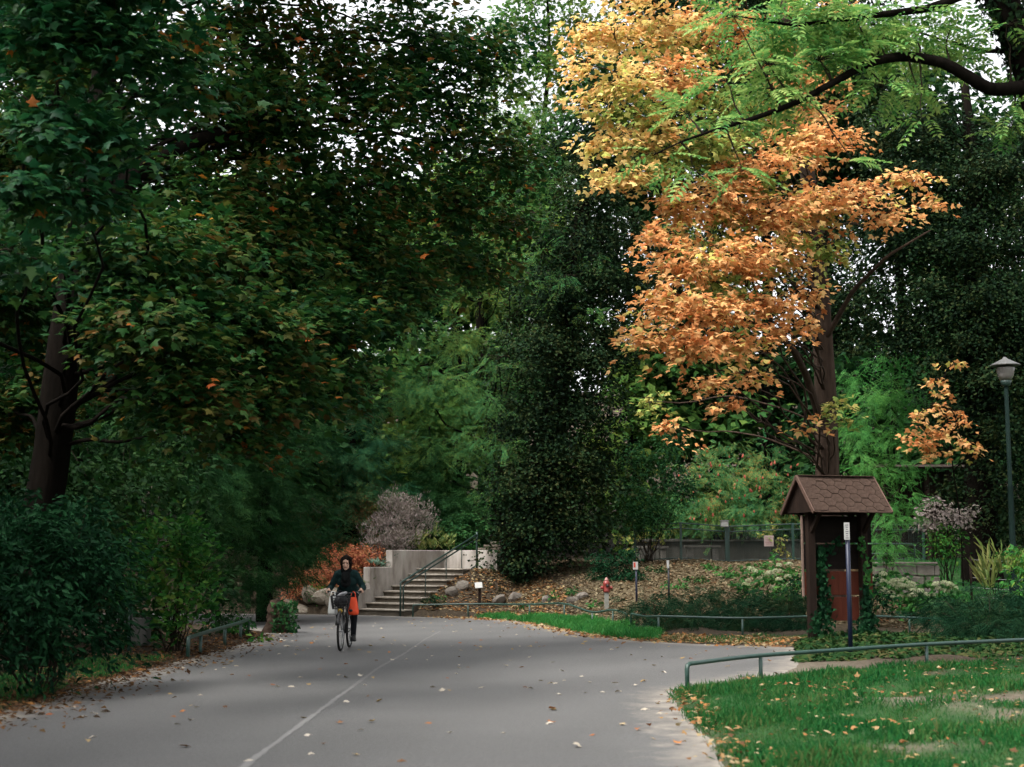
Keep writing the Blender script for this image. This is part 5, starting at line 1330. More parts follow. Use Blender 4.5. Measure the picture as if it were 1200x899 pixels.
shrub('red_cotoneaster', 'red leaved arching shrub behind the cyclist', 'shrub', gbase(395, 43.8),
      [(378, 668, 43, 28, .6), (402, 656, 43.2, 28, .6), (356, 682, 42.8, 22, .7), (424, 664, 43.4, 26, .7), (395, 680, 42.7, 28, .5, .8), (432, 650, 43.8, 20, .7), (346, 692, 42.6, 15, .7), (420, 648, 43.8, 18, .6), (375, 690, 42.5, 18, .5, 1., 1), (405, 695, 42.4, 18, .5, 1., 1), (425, 688, 42.8, 14, .6, 1., 1)],
      OVAL, [G_RED, G_SHRUB2], 0.085, 0.22, 12, 2.4, droop=0.9, up=0.8)
shrub('dry_shrub', 'pale pinkish dried flower shrub above the retaining wall', 'shrub', gbase(465, 45.6),
      [(465, 605, 45, 26, .9), (485, 595, 45.2, 22, .9), (448, 622, 44.8, 22, .9), (472, 630, 44.6, 24, .8), (495, 612, 45.4, 16, .9), (440, 640, 44.5, 16, .8), (460, 585, 45.2, 14, 1.)],
      SLIM, [G_DRY], 0.10, 0.2, 12, 2.0, up=0.5, tup=1.2, stems=14, m_stem=mat('dry stem', (0.14, 0.1, 0.085), (0.2, 0.15, 0.13), 9, 0.9), stem_r=0.008, area=0.2)
shrub('perennial_clump', 'yellow green flowering perennials on top of the retaining wall', 'plant', gbase(502, 45.2),
      [(495, 636, 44.9, 13, .8), (510, 632, 45, 15, .8), (523, 636, 45.2, 11, .8), (485, 638, 45, 9, .9)],
      SLIM, [G_PEREN], 0.17, 0.14, 9, 2.0, up=0.4, tup=1.4, area=0.2)
shrub('dark_shrub', 'dark rounded shrub between the dry shrub and the handrail top', 'shrub', gbase(520, 47.2),
      [(500, 605, 47, 18, .9), (530, 618, 47, 24, .7), (555, 612, 47.3, 20, .8), (548, 630, 46.6, 16, .6)], OVAL, [G_YEW], 0.12, 0.22, 12, 2.6)
shrub('ground_cover', 'low bright green ground cover beside the top of the stairs', 'plant', gbase(540, 47),
      [(535, 640, 46.6, 10, .45), (550, 640, 46.6, 10, .45), (560, 641, 46.8, 8, .45)], OVAL, [G_HYD], 0.1, 0.16, 10, 2.4)
shrub('agave_plant', 'silvery green rosette plant on the middle step of the retaining wall', 'plant', sxy(0.95, -0.5, 1.2),
      [(446, 660, 42.6, 8, .6), (455, 658, 42.7, 7, .6), (438, 661, 42.6, 6, .6)], SLIM, [G_SILV], 0.2, 0.1, 9, 2.6, tup=0.9, area=0.2)
shrub('perennial_clump', 'small yellow green plant on the lowest step of the retaining wall', 'plant', sxy(0.2, -0.5, 0.6),
      [(424, 681, 42, 8, .8), (431, 684, 42, 6, .8)], SLIM, [G_PEREN], 0.16, 0.1, 9, 2.2, tup=1.0, area=0.2)
shrub('blue_cushion_plant', 'blue green cushion plant by the rail at the foot of the stairs', 'plant', gbase(508, 40.6),
      [(503, 704, 40.4, 8, .6), (513, 706, 40.4, 8, .6)], SLIM, [G_JUNI], 0.12, 0.1, 10, 2.6, tup=0.5, area=0.2)
shrub('bank_plants', 'small green and yellow plants on the bank right of the stairs', 'plant', gbase(540, 42.2),
      [(525, 694, 41.6, 8, .5), (536, 688, 42, 9, .5), (545, 682, 42.3, 8, .5), (552, 676, 42.7, 9, .6), (560, 668, 43, 8, .7), (518, 701, 41, 6, .5)], OVAL, [G_SHRUB2], 0.1, 0.12, 10, 2.2)
shrub('holly_shrub', 'dark rounded evergreen shrub above the red hydrant', 'shrub', gbase(722, 41.5),
      [(722, 672, 41, 28, .9), (745, 680, 40.8, 16, .9), (705, 660, 41.5, 18, .9), (735, 655, 41.5, 16, .9)], OVAL, [G_SHRUB], 0.09, 0.2, 12, 2.8)
shrub('dark_shrub', 'dark leafy bushes right of the ivy tower below the yellow leaves', 'shrub', gbase(760, 45.3),
      [(755, 600, 45.5, 26, .9), (780, 590, 46, 24, .9), (740, 575, 46, 26, .9), (775, 560, 47, 26, .9), (765, 615, 45.2, 18, .8), (735, 610, 45, 20, .9), (800, 570, 47.5, 22, .9), (745, 535, 47, 26, .9), (785, 520, 48, 26, .9)], OVAL, [G_YEW], 0.12, 0.24, 12, 2.6)
shrub('sumac_shrub', 'wide sumac with green feathery leaves and red seed heads above the fence', 'shrub', gbase(860, 52.5),
      [(810, 560, 51.5, 28, .7), (840, 550, 51.5, 30, .7), (870, 565, 51.3, 30, .7), (900, 560, 51.5, 30, .7), (830, 590, 51, 30, .6), (865, 595, 51, 30, .6), (900, 595, 51, 30, .6), (925, 585, 51.5, 22, .8), (800, 595, 51.2, 22, .7), (930, 610, 51, 18, .8), (855, 530, 52, 24, .7, .8), (890, 535, 52, 24, .7, .8), (945, 560, 52, 22, .9), (880, 612, 50.6, 24, .5), (840, 612, 50.7, 22, .5), (815, 612, 50.8, 18, .5)],
      FERN, [G_SUMAC], 0.38, 0.34, 8, 1.9, droop=0.6, area=0.16)
so = bpy.data.objects['sumac_shrub']
cone = MB(); cone.lathe((0, 0, 0), [(0.02, 0), (0.055, 0.05), (0.05, 0.12), (0.012, 0.22)], 8)
me_ = bpy.data.meshes.new('seed_head'); me_.from_pydata(cone.v[0].tolist(), [], cone.f); me_.materials.append(mat('red seed head', (0.26, 0.05, 0.03), (0.4, 0.11, 0.07), 30, 0.9, bump=0.6, bscale=60))
for _ in range(60):
    piece('seed_head', me_, so, at(rng.uniform(795, 935), rng.uniform(535, 612), 50.3 + rng.uniform(0, .5)), rotx(rng.normal() * .3) @ roty(rng.normal() * .3), float(rng.uniform(.4, .8)))
shrub('vine_plant', 'yellow leaved vine hanging over the mesh fence', 'vine', gbase(912, 46.9),
      [(905, 622, 46.8, 9, .8), (915, 635, 46.8, 8, 1.4), (922, 650, 46.8, 6, 1.6), (896, 625, 46.8, 7, .8), (912, 655, 46.8, 5, 1.6)], OVAL, [G_LIME], 0.13, 0.14, 8, 1.8, droop=0.8)
shrub('vine_plant', 'orange leaved climber over the fence beside the ivy tower', 'vine', gbase(750, 46.9),
      [(740, 632, 46.9, 12, .9), (755, 625, 46.9, 12, .8), (770, 628, 47, 10, .8), (785, 620, 47.2, 12, .7), (738, 645, 46.8, 7, 1.)], OVAL, [G_LIME, G_ORANGE], 0.15, 0.18, 8, 1.5, droop=0.8)
def hydrangea(label, base, clumps, heads):
    o = shrub('hydrangea_bush', label, 'shrub', base, clumps, OVAL, [G_HYD], 0.16, 0.2, 9, 2.3)
    for px_, py_, Y in heads:
        C = at(px_, py_, Y)
        r = rng.uniform(0.07, 0.11)
        d = unit(70); d[:, 2] = np.abs(d[:, 2]) * 0.9 - 0.15
        P = C + d * r * [1, 1, .75]
        V, T_ = put_leaves(P, norm(d + rng.normal(size=d.shape) * .3), norm(np.cross(d, rng.normal(size=d.shape))), np.full(70, 0.04), DIAM)
        link('flower_head', tri_mesh('flower_head', V - ORI[o.name], T_), G_HYDF, o)
    return o
hydrangea('pale flowering hydrangea bush left of the kiosk below the fence', gbase(900, 37.2), [(890, 675, 36.8, 22, .8), (915, 672, 36.8, 22, .8), (938, 680, 36.6, 18, .9), (880, 692, 36.4, 14, .7), (920, 695, 36.2, 22, .7)],
          [(rng.uniform(872, 930), rng.uniform(660, 690), 36.1 + rng.uniform(0, .4)) for _ in range(22)])
hydrangea('pale flowering hydrangea bed right of the kiosk below the stone wall', gbase(1070, 33.2), [(1045, 690, 33, 24, .7), (1075, 690, 32.8, 24, .7), (1105, 695, 32.6, 20, .7), (1040, 672, 33.6, 18, .8), (1065, 705, 32.3, 24, .6)],
          [(rng.uniform(1032, 1118), rng.uniform(672, 700), 32.1 + rng.uniform(0, .4)) for _ in range(36)])
shrub('dark_shrub', 'dark leafy shrub between the hydrangea and the kiosk post', 'shrub', gbase(945, 35.6), [(935, 690, 35.4, 18, .9), (952, 680, 35.6, 20, .9), (1035, 705, 31.5, 16, .8), (1020, 690, 32, 18, .9)], OVAL, [G_SHRUB], 0.1, 0.18, 10, 2.4)
def juniper(label, cl, base):
    return shrub('juniper_bush', label, 'shrub', base, cl, FROND, [G_JUNI], 0.24, 0.3, 10, 3.0, droop=0.15, up=0.8, out=0.4, flat=0.2, area=0.14, shell=0.5, group='low junipers along the rails')
juniper('low dark juniper mat behind the rail beside the thin navy post', [(755, 709, 32.6, 18, .6), (780, 708, 32.4, 22, .6), (770, 725, 31.3, 20, .5), (745, 722, 32, 12, .6), (795, 726, 31, 18, .5)], gbase(770, 32.3))
juniper('low dark juniper mat in the middle of the bed behind the rail', [(815, 706, 33, 20, .6), (838, 700, 33.4, 20, .6), (825, 720, 31.6, 24, .55), (855, 715, 32, 22, .55), (810, 732, 30.6, 18, .5), (845, 732, 30.7, 22, .45)], gbase(832, 32))
juniper('spreading dark juniper in the bed left of the kiosk', [(880, 704, 33, 22, .6), (905, 710, 32.4, 24, .55), (930, 712, 32.2, 22, .6), (885, 725, 31, 24, .5), (920, 728, 30.8, 24, .5), (865, 728, 30.8, 16, .5), (940, 732, 30.4, 14, .6)], gbase(902, 32))
juniper('large spreading blue green juniper at the right edge behind the foreground rail', [(1120, 715, 27.5, 34, .5), (1160, 708, 27.8, 36, .5), (1195, 712, 27.4, 34, .6), (1140, 735, 26.2, 34, .45), (1185, 738, 25.8, 34, .5), (1095, 730, 27, 22, .5), (1215, 735, 26, 34, .6)], gbase(1155, 27))
shrub('brown_bush', 'pinkish brown bush above the stone wall corner', 'shrub', gbase(1110, 39),
      [(1105, 600, 38.6, 24, .8), (1085, 610, 38.6, 18, .8), (1128, 605, 38.8, 18, .8), (1110, 625, 38.6, 20, .8, 1., 1), (1120, 648, 38.5, 14, 1.1, 1., 1), (1098, 640, 38.5, 14, 1., 1., 1)],
      OVAL, [G_DRY, G_SHRUB2], 0.11, 0.2, 10, 1.9)
shrub('fern_plant', 'bright green ferny foliage between kiosk and stone wall', 'plant', gbase(1040, 37), [(1042, 615, 37.4, 20, .8), (1038, 645, 37, 20, .9), (1060, 605, 38, 18, .7), (1045, 668, 36.6, 16, .8)], FERN, [G_BRIGHT], 0.34, 0.25, 8, 1.9, area=0.16, droop=.6)
shrub('reed_clump', 'tall blue green reed leaves at the thin wire fence', 'plant', gbase(1165, 33.5), [(1158, 665, 33, 14, 1.), (1172, 660, 33, 14, 1.1), (1165, 685, 32.7, 14, .8), (1185, 670, 33, 12, 1.)], BLADE, [G_PEREN], 0.5, 0.14, 9, 1.6, tup=2.2, up=0.2, area=0.08)
shrub('laurel_shrub', 'yellow green shrub cut by the right picture edge below the lamp', 'shrub', gbase(1200, 31), [(1195, 655, 30.6, 18, 1.), (1205, 675, 30.4, 22, 1.), (1192, 690, 30.2, 14, .9), (1225, 660, 30.5, 24, 1.)], OVAL, [G_SHRUB2], 0.13, 0.2, 9, 2.2)
shrub('leaf_plant', 'small bright green leaf plant beside the short left rail', 'plant', gbase(280, 29.6), [(282, 729, 29.5, 12, .6), (272, 733, 29, 9, .6), (302, 748, 27.8, 9, .45)], OVAL, [G_SHRUB2], 0.13, 0.12, 8, 2.2)

for k_, (px_, py_, w) in enumerate(((640, 706, 10), (668, 698, 9), (790, 690, 12), (815, 684, 11), (850, 676, 12), (770, 672, 10), (830, 668, 10), (865, 690, 13), (700, 712, 8), (615, 714, 7))):
    g_ = hit(px_, py_)
    shrub('bank_plant', ['low leafy plant beside the rockery stones', 'small dark plant under the evergreen shrub', 'low tuft left of the thin black post', 'low tuft right of the thin black post', 'low plant below the pale bench', 'low plant below the shaded bench', 'low plant below the lamp box', 'low plant left of the hydrangea bush', 'low plant beside the hydrant', 'low plant left of the rail bend'][k_] + ' on the bank', 'plant', g_,
          [(px_, py_ - 4, g_[1], w, .55), (px_ + w, py_ - 2, g_[1], w * .7, .55)], OVAL, [G_YEW if k_ % 2 else G_HYD], 0.1, 0.12, 8, 2.0)

# ---- mossy stump with ivy at the road bend
q_ = np.array([*gbase(328, 31.6)])
stp = thing('tree_stump', 'leaning brown tree stump with green moss at the bend of the road', 'stump', q_)
sm2 = trunk_mesh([(q_[0] - .05, q_[1], q_[2] - .15, .30), (q_[0] - .02, q_[1], q_[2] + .3, .24), (q_[0] - .06, q_[1], q_[2] + .52, .2), (q_[0] - .1, q_[1], q_[2] + .74, .11)], 16, .12)
sm2.build('stump_body', M_RBARK, stp, True)
P = q_ + np.c_[rng.uniform(-.1, .42, 420), rng.uniform(-.38, .1, 420), rng.uniform(0, .75, 420) ** 1.3]
V, T_ = put_leaves(P, norm(rng.normal(size=(420, 3)) * .5 + [.2, -.5, .6]), norm(rng.normal(size=(420, 3)) + [0, 0, -.3]), rng.uniform(.06, .11, 420), IVY)
f_ = link('moss', tri_mesh('moss', V - q_, T_), G_YEW, stp); f_['kind'] = 'stuff'

# ---- ivy on the kiosk
def strand(p0, p1, n_, spread, size=(.06, .1)):
    t = rng.uniform(0, 1, n_)[:, None]
    P = np.asarray(p0) + (np.asarray(p1) - np.asarray(p0)) * t + rng.normal(size=(n_, 3)) * spread * (1.15 - 0.7 * t)
    return put_leaves(P, norm(rng.normal(size=(n_, 3)) * .4 + [-.3, -1, .3]), norm(rng.normal(size=(n_, 3)) * .5 - [0, 0, 1]), rng.uniform(*size, n_), IVY)
V, T_, mi = cat_leaves([(strand(kp(-.30, -.02, .0), kp(-.34, .02, 1.75), 620, .085), 0), (strand(kp(-.56, -.1, .0), kp(-.5, -.08, .5), 120, .07), 0), (strand(kp(.56, -.12, .0), kp(.54, -.1, 1.0), 300, .07), 0), (strand(kp(.60, -.1, .9), kp(.5, -.09, 1.95), 70, .06), 1), (strand(kp(.3, -.1, .05), kp(.7, -.1, .45), 220, .11), 0), (strand(kp(-.3, 0, 1.6), kp(.1, .05, 1.9), 50, .07), 0)])
f_ = link('ivy', tri_mesh('ivy', V - KO, T_, mi), [G_SHRUB, G_HYD], kiosk); f_['kind'] = 'stuff'

# ---- ground ivy round the kiosk
def scatter(P, n_, seed=None):
    lo, hi_ = P.min(0), P.max(0)
    out = np.zeros((0, 2))
    while len(out) < n_:
        c = rng.uniform(lo, hi_, (n_ * 2, 2))
        out = np.concatenate([out, c[poly_dist(c[:, 0], c[:, 1], P) < 0]])
    return out[:n_]
IVYBED = np.array([(5.2, 26.6), (4.95, 25), (4.6, 23.4), (4.4, 22.4), (6, 22), (8, 23.2), (12, 25.2), (14, 28), (9, 28.9), (6, 28.8)])
c = scatter(IVYBED, 15000)
e_ = -poly_dist(c[:, 0], c[:, 1], IVYBED)
hh = 0.02 + 0.16 * np.clip(e_, 0, 1) * (0.5 + 0.5 * np.sin(c[:, 0] * 3.1) * np.sin(c[:, 1] * 2.7 + 1)) * rng.uniform(0, 1, len(c))
P = np.c_[c, height(c[:, 0], c[:, 1]) + hh]
V, T_ = put_leaves(P, norm(rng.normal(size=(len(c), 3)) * .45 + [0, -.25, 1]), norm(rng.normal(size=(len(c), 3)) * [1, 1, .3]), rng.uniform(.06, .12, len(c)), IVY)
o = link('ground_ivy', tri_mesh('ground_ivy', V, T_), leafmat('ground ivy leaf', [(0.004, 0.02, 0.006), (0.010, 0.035, 0.009), (0.022, 0.052, 0.012), (0.075, 0.066, 0.026)], 0.2, 0.65, 0.06), None)
tag(o, 'green and yellowish ground ivy carpet around the kiosk feet', 'ivy', kind='stuff')

# ---- grass
def grass(name, label, poly, n_, hgt, m_, dens=True, lean=0.35):
    c = scatter(poly, n_)
    if dens:
        g_, _, nn_ = zone(c[:, 0], c[:, 1])
        c = c[rng.uniform(size=len(c)) < g_ ** 1.5]
    k_ = len(c)
    big = 0.75 + 0.45 * np.sin(c[:, 0] * 1.7 + 1) * np.sin(c[:, 1] * 2.1) + 0.2 * np.sin(c[:, 0] * 5.1 - c[:, 1] * 4.3)
    P = np.c_[c, height(c[:, 0], c[:, 1]) - 0.005]
    T = norm(np.c_[rng.normal(size=(k_, 2)) * lean, np.ones(k_)])
    N = norm(np.c_[rng.normal(size=(k_, 2)), np.full(k_, 0.2)])
    V, T_ = put_leaves(P, N, T, hgt * np.clip(big, .4, 1.4) * rng.uniform(.5, 1.3, k_), BLADE)
    o = link(name, tri_mesh(name, V, T_), m_)
    return tag(o, label, 'grass', kind='stuff')
grass('lawn_grass', 'green patchy lawn grass in the right foreground', np.array([(1.5, 9.5), (1.7, 12.7), (1.72, 14.8), (1.78, 16.6), (1.95, 17.7), (3.1, 19.4), (6, 21), (9.5, 23), (9.5, 9.5)]), 125000, 0.105, G_GRASS, lean=.5)
grass('verge_grass', 'bright green grass strip along the far road edge below the rail', STRIP, 30000, 0.16, G_GRASSF, lean=0.45)
grass('verge_grass', 'short sparse grass with leaves between the road and the juniper rail', np.array([(2.4, 28.4), (3.6, 27.3), (5.1, 26.6), (9, 27), (9, 29.2), (4.8, 29.2), (3, 29.6)]), 9000, 0.08, G_GRASS, False, lean=.6)
grass('verge_grass', 'thin dark grass along the left road edge', np.array([(-5.3, 12), (-5.5, 18), (-5.4, 23), (-7, 23), (-7.5, 12)]), 16000, 0.10, G_GRASS, False)
grass('back_grass', 'bright green lawn grass behind the thin wire fence', np.array([(10.5, 33), (16, 32), (20, 45), (12.5, 46)]), 15000, 0.14, G_GRASSF, False)  # bright green blade colour, shared with the far grass strip

# ---- leaf litter (uncountable) and single fallen leaves
def litter(name, label, c, sz, m_, tm=MAPLE_LO, lift=0.012):
    k_ = len(c)
    P = np.c_[c, np.maximum(height(c[:, 0], c[:, 1]), np.where(poly_dist(c[:, 0], c[:, 1], ROAD) < 0, 0.0, -9)) + lift + rng.uniform(0, .02, k_)]
    V, T_ = put_leaves(P, norm(rng.normal(size=(k_, 3)) * [.35, .35, .1] + [0, 0, 1]), norm(rng.normal(size=(k_, 3)) * [1, 1, .15]), rng.uniform(*sz, k_), tm)
    o = link(name, tri_mesh(name, V, T_), m_)
    return tag(o, label, 'leaves', kind='stuff')
def along(P0, P1, n_, w):
    t = rng.uniform(0, 1, n_)
    k_ = np.array([P0, P1], float)
    return k_[0] + (k_[1] - k_[0]) * t[:, None] + rng.normal(size=(n_, 2)) * w
c = np.concatenate([along((-5.5, 13), (-5.6, 23.5), 2600, (.35, .3)), along((-6.6, 13), (-7, 30), 3000, (.8, .5)), along((-5.4, 23.5), (-5.5, 31), 1200, (.3, .3)), along((-5.0, 13), (-4.9, 31), 260, (.35, .3)), scatter(np.array([(-14, 12), (-6, 12), (-6, 34), (-14, 36)]), 4000)])
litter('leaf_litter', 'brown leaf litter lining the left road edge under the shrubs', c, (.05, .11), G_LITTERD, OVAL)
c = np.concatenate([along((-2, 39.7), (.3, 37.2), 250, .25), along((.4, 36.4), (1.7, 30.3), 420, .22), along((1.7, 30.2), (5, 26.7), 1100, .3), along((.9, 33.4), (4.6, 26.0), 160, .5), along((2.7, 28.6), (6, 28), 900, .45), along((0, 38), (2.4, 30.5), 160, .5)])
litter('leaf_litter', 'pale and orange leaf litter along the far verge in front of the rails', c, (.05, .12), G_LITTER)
c = np.concatenate([along((1.75, 10.5), (1.95, 17.5), 220, .14), scatter(np.array([(1.8, 9.5), (9, 9.5), (9, 22), (3, 19)]), 1000)])
litter('leaf_litter', 'orange and tan leaves scattered through the right lawn', c, (.03, .08), G_LITTER, lift=.05)
c = scatter(np.array([(2.2, 10), (9, 10), (9, 21.5), (3.4, 18.6)]), 9000)
g_, _, _ = zone(c[:, 0], c[:, 1])
litter('soil_crumbs', 'brown crumbs and dry leaf bits on the worn patches of the lawn', c[rng.uniform(size=len(c)) > g_ ** .6], (.012, .035), G_LITTERD, DIAM, lift=.006)
c = scatter(np.array([(2.8, 32.8), (10, 31.5), (10.5, 46), (1.5, 46), (-1.5, 43), (0, 40), (1.4, 37.5)]), 26000)
litter('mulch', 'straw coloured mulch and dry leaves covering the slope below the fence', c, (.05, .13), G_MULCH, DIAM)
c = scatter(np.array([(-4, 41.9), (-2.4, 40.4), (-.5, 39.9), (1.4, 37.4), (1.6, 41), (.5, 44), (-1, 44)]), 3500)
litter('leaf_litter', 'reddish brown leaf litter between the rockery stones', c, (.05, .12), G_LITTER)

LM = []
for k_ in range(3):
    v_ = MAPLE[0].copy(); v_[:, 2] *= (0.6, 1.6, -1.2)[k_]
    LM.append((v_, MAPLE[1]))
LM.append((OVAL[0] * [1.3, 1, 1.5], OVAL[1]))
FL = [('pale cream', leafmat('cream fallen leaf', [(0.32, 0.275, 0.21), (0.42, 0.375, 0.31)], .1, .8, .15)), ('yellow tan', leafmat('tan fallen leaf', [(0.28, 0.19, 0.085), (0.38, 0.28, 0.14)], .1, .8, .15)),
      ('orange brown', leafmat('orange fallen leaf', [(0.24, 0.085, 0.035), (0.32, 0.14, 0.055)], .1, .8, .15)), ('dark brown', leafmat('brown fallen leaf', [(0.10, 0.05, 0.03), (0.16, 0.08, 0.04)], .1, .8, .15))]
fmesh = {}
for i, (nm, m_) in enumerate(FL):
    for k_, (v_, f_) in enumerate(LM):
        me_ = tri_mesh('fallen_leaf', v_, f_); me_.materials.append(m_); fmesh[i, k_] = me_
cnt = 0
regions = [(np.array([(-5.2, 9), (1.6, 9), (1.7, 17), (-5.2, 17)]), 70, 'on the asphalt in the foreground', (.42, .2, .2, .18)), (np.array([(-5.1, 17), (1.8, 17), (3.6, 20), (4.4, 24), (-5.0, 24)]), 80, 'on the asphalt in front of the cyclist', (.5, .22, .2, .08)),
           (np.array([(-4.9, 24), (4.6, 24), (4.8, 26.2), (2, 28), (1.2, 32), (-.6, 38), (-4.8, 39)]), 100, 'on the asphalt behind the cyclist', (.5, .25, .2, .05)), (np.array([(-5.2, 24), (-3.4, 24), (-3.8, 31), (-5.1, 31)]), 40, 'on the asphalt beside the short left rail', (.55, .15, .25, .05))]
for poly, k_, wh, pr in regions:
    for x, y in scatter(poly, k_):
        if abs(x + 3.0) < .25 and 24.8 < y < 26.6: continue
        i = int(rng.choice(4, p=pr))
        o = bpy.data.objects.new('fallen_leaf', fmesh[i, int(rng.integers(4))]); COL.objects.link(o)
        o.location = (x, y, 0.012); s_ = rng.uniform(.055, .115); o.scale = (s_, s_, s_)
        o.rotation_euler = (rng.normal() * .18, rng.normal() * .18, rng.uniform(0, 6.3))
        tag(o, f'{FL[i][0]} fallen leaf lying {wh}', 'leaf', f'{FL[i][0]} fallen leaves {wh}')

# ---- trees of the same wood standing left of and behind the viewpoint
for x, y, h_, r, lab in ((-11, 9, 15, 5.0, 'dark broad woodland tree left of the road before the leaning maple'), (-12, 1, 16, 5.2, 'dark broad woodland tree left of the viewpoint'), (-10.5, -8, 16, 5, 'dark broad woodland tree behind the viewpoint on the left'), (-15, 17, 15, 5, 'dark broad woodland tree behind the left edge shrub'), (-16, 25, 14, 5, 'dark broad woodland tree left of the leaning maple trunk')):
    far_tree(lab, x, y, h_, r, G_FARD, 1.5, 0.42)

# ================================================================== CYCLIST
BO = np.array([-2.99, 25.16, 0.0])          # front wheel contact; the bicycle heads towards -y
BR = rotz(math.radians(-2.0))
def bp(x, y, z):
    return BO + BR @ np.array([x, y, z])
bike = thing('bicycle', 'black city bicycle with front basket ridden towards the viewer', 'bicycle', BO)
M_BLK = mat('black bicycle paint', (0.008, 0.008, 0.009), (0.014, 0.014, 0.015), 9, 0.35, 0.5)
M_TYRE = mat('tyre rubber', (0.010, 0.010, 0.010), (0.018, 0.017, 0.016), 30, 0.85, 0.2)
M_RIM = mat('alloy rim', (0.25, 0.25, 0.25), (0.32, 0.32, 0.32), 10, 0.4, 0.5, metal=0.8)
WR = 0.335
def circ(cx, cy, cz, r, n_=36):
    a = np.linspace(0, 2 * PI, n_, endpoint=False)
    return np.array([bp(cx, cy + r * math.cos(q_), cz + r * math.sin(q_)) for q_ in a])
for wy in (0.0, 1.05):
    wo = MB(); wo.tube(circ(0, wy, WR + .012, WR - .012), 0.021, 10, closed=True)
    w_ = wo.build('wheel', M_TYRE, bike, True)
    mb = MB(); mb.tube(circ(0, wy, WR + .012, WR - .038), 0.011, 6, closed=True); mb.build('rim', M_RIM, w_, True)
    mb = MB(); mb.tube([bp(-.045, wy, WR + .012), bp(.045, wy, WR + .012)], .02, 8); mb.build('hub', M_RIM, w_, True)
    mb = MB()
    for k_ in range(28):
        a = 2 * PI * k_ / 28
        mb.tube([bp(.03 * (-1) ** k_, wy + .02 * math.cos(a), WR + .012 + .02 * math.sin(a)), bp(0, wy + (WR - .042) * math.cos(a + .15), WR + .012 + (WR - .042) * math.sin(a + .15))], .0016, 4, cap=False)
    sp_ = mb.build('spokes', M_RIM, w_); sp_['kind'] = 'stuff'
    a = np.linspace(math.radians(-10 if wy else 60), math.radians(160 if wy == 0 else 150), 14)
    mb = MB()
    mb.tube([bp(0, wy + (WR + .025) * math.cos(q_), WR + .012 + (WR + .025) * math.sin(q_)) for q_ in a], .022, 6); mb.build('mudguard', M_BLK, bike, True)
mb = MB()
BBp, SEAT, HEAD0, HEAD1 = (0, .60, .29), (0, .80, .90), (0, .22, .66), (0, .27, .88)
for a, b, r in ((BBp, SEAT, .016), (BBp, HEAD0, .019), ((0, .74, .70), HEAD1, .016), (HEAD0, HEAD1, .021)):
    mb.tube([bp(*a), bp(*b)], r, 8)
for s_ in (-1, 1):
    mb.tube([bp(s_ * .02, .60, .29), bp(s_ * .06, 1.05, WR + .012)], .010, 6)
    mb.tube([bp(s_ * .02, .745, .70), bp(s_ * .06, 1.05, WR + .012)], .009, 6)
mb.build('frame', M_BLK, bike, True)
mb = MB()
for s_ in (-1, 1):
    mb.tube([bp(0, .22, .66), bp(s_ * .045, .20, .66), bp(s_ * .05, .12, .5), bp(s_ * .05, 0, WR + .012)], .012, 7)
mb.build('fork', M_BLK, bike, True)
HBZ = 1.015
mb = MB(); mb.tube([bp(0, .27, .86), bp(0, .285, .99)], .016, 8); mb.build('stem', M_RIM, bike, True)
hbp = [(-.30, .42, HBZ), (-.27, .34, HBZ + .01), (-.15, .27, HBZ - .01), (0, .27, HBZ - .03), (.15, .27, HBZ - .01), (.27, .34, HBZ + .01), (.30, .42, HBZ)]
mb = MB(); mb.tube([bp(*q_) for q_ in hbp], .012, 8); mb.build('handlebar', M_BLK, bike, True)
for s_ in (-1, 1):
    mb = MB(); mb.tube([bp(s_ * .275, .35, HBZ + .009), bp(s_ * .305, .45, HBZ)], .017, 8); mb.build('grip', M_TYRE, bike, True)
    mb = MB(); mb.tube([bp(s_ * .24, .30, HBZ), bp(s_ * .275, .26, HBZ - .03), bp(s_ * .285, .34, HBZ - .045)], .006, 5); mb.build('brake_lever', M_RIM, bike, True)
mb = MB(); mb.tube([bp(0, .80, .88), bp(0, .815, .94)], .013, 8); mb.build('seat_post', M_RIM, bike, True)
mb = MB(); mb.ellipsoid(bp(0, .86, .955), (.10, .13, .04), BR); mb.ellipsoid(bp(0, .74, .955), (.035, .11, .03), BR); mb.build('saddle', M_TYRE, bike, True)
CA = math.radians(56)
PED = {}
for s_, sg in ((-1, 1), (1, -1)):            # picture-left pedal up, picture-right pedal down
    e = (s_ * .095, .60 - sg * .085, .29 + sg * .145)
    mb = MB(); mb.tube([bp(s_ * .065, .60, .29), bp(*[s_ * .075, e[1], e[2]])], .011, 6); mb.build('crank', M_RIM, bike, True)
    mb = MB(); mb.box(bp(s_ * .125, e[1], e[2]), (.09, .085, .022), BR, .005); mb.build('pedal', M_TYRE, bike)
    PED[s_] = np.array([s_ * .125, e[1], e[2]])
mb = MB(); mb.tube([bp(-.055, .60, .29) + BR @ np.array([0, .09 * math.cos(q_), .09 * math.sin(q_)]) for q_ in np.linspace(0, 2 * PI, 24, endpoint=False)], .006, 5, closed=True); mb.build('chainring', M_RIM, bike, True)
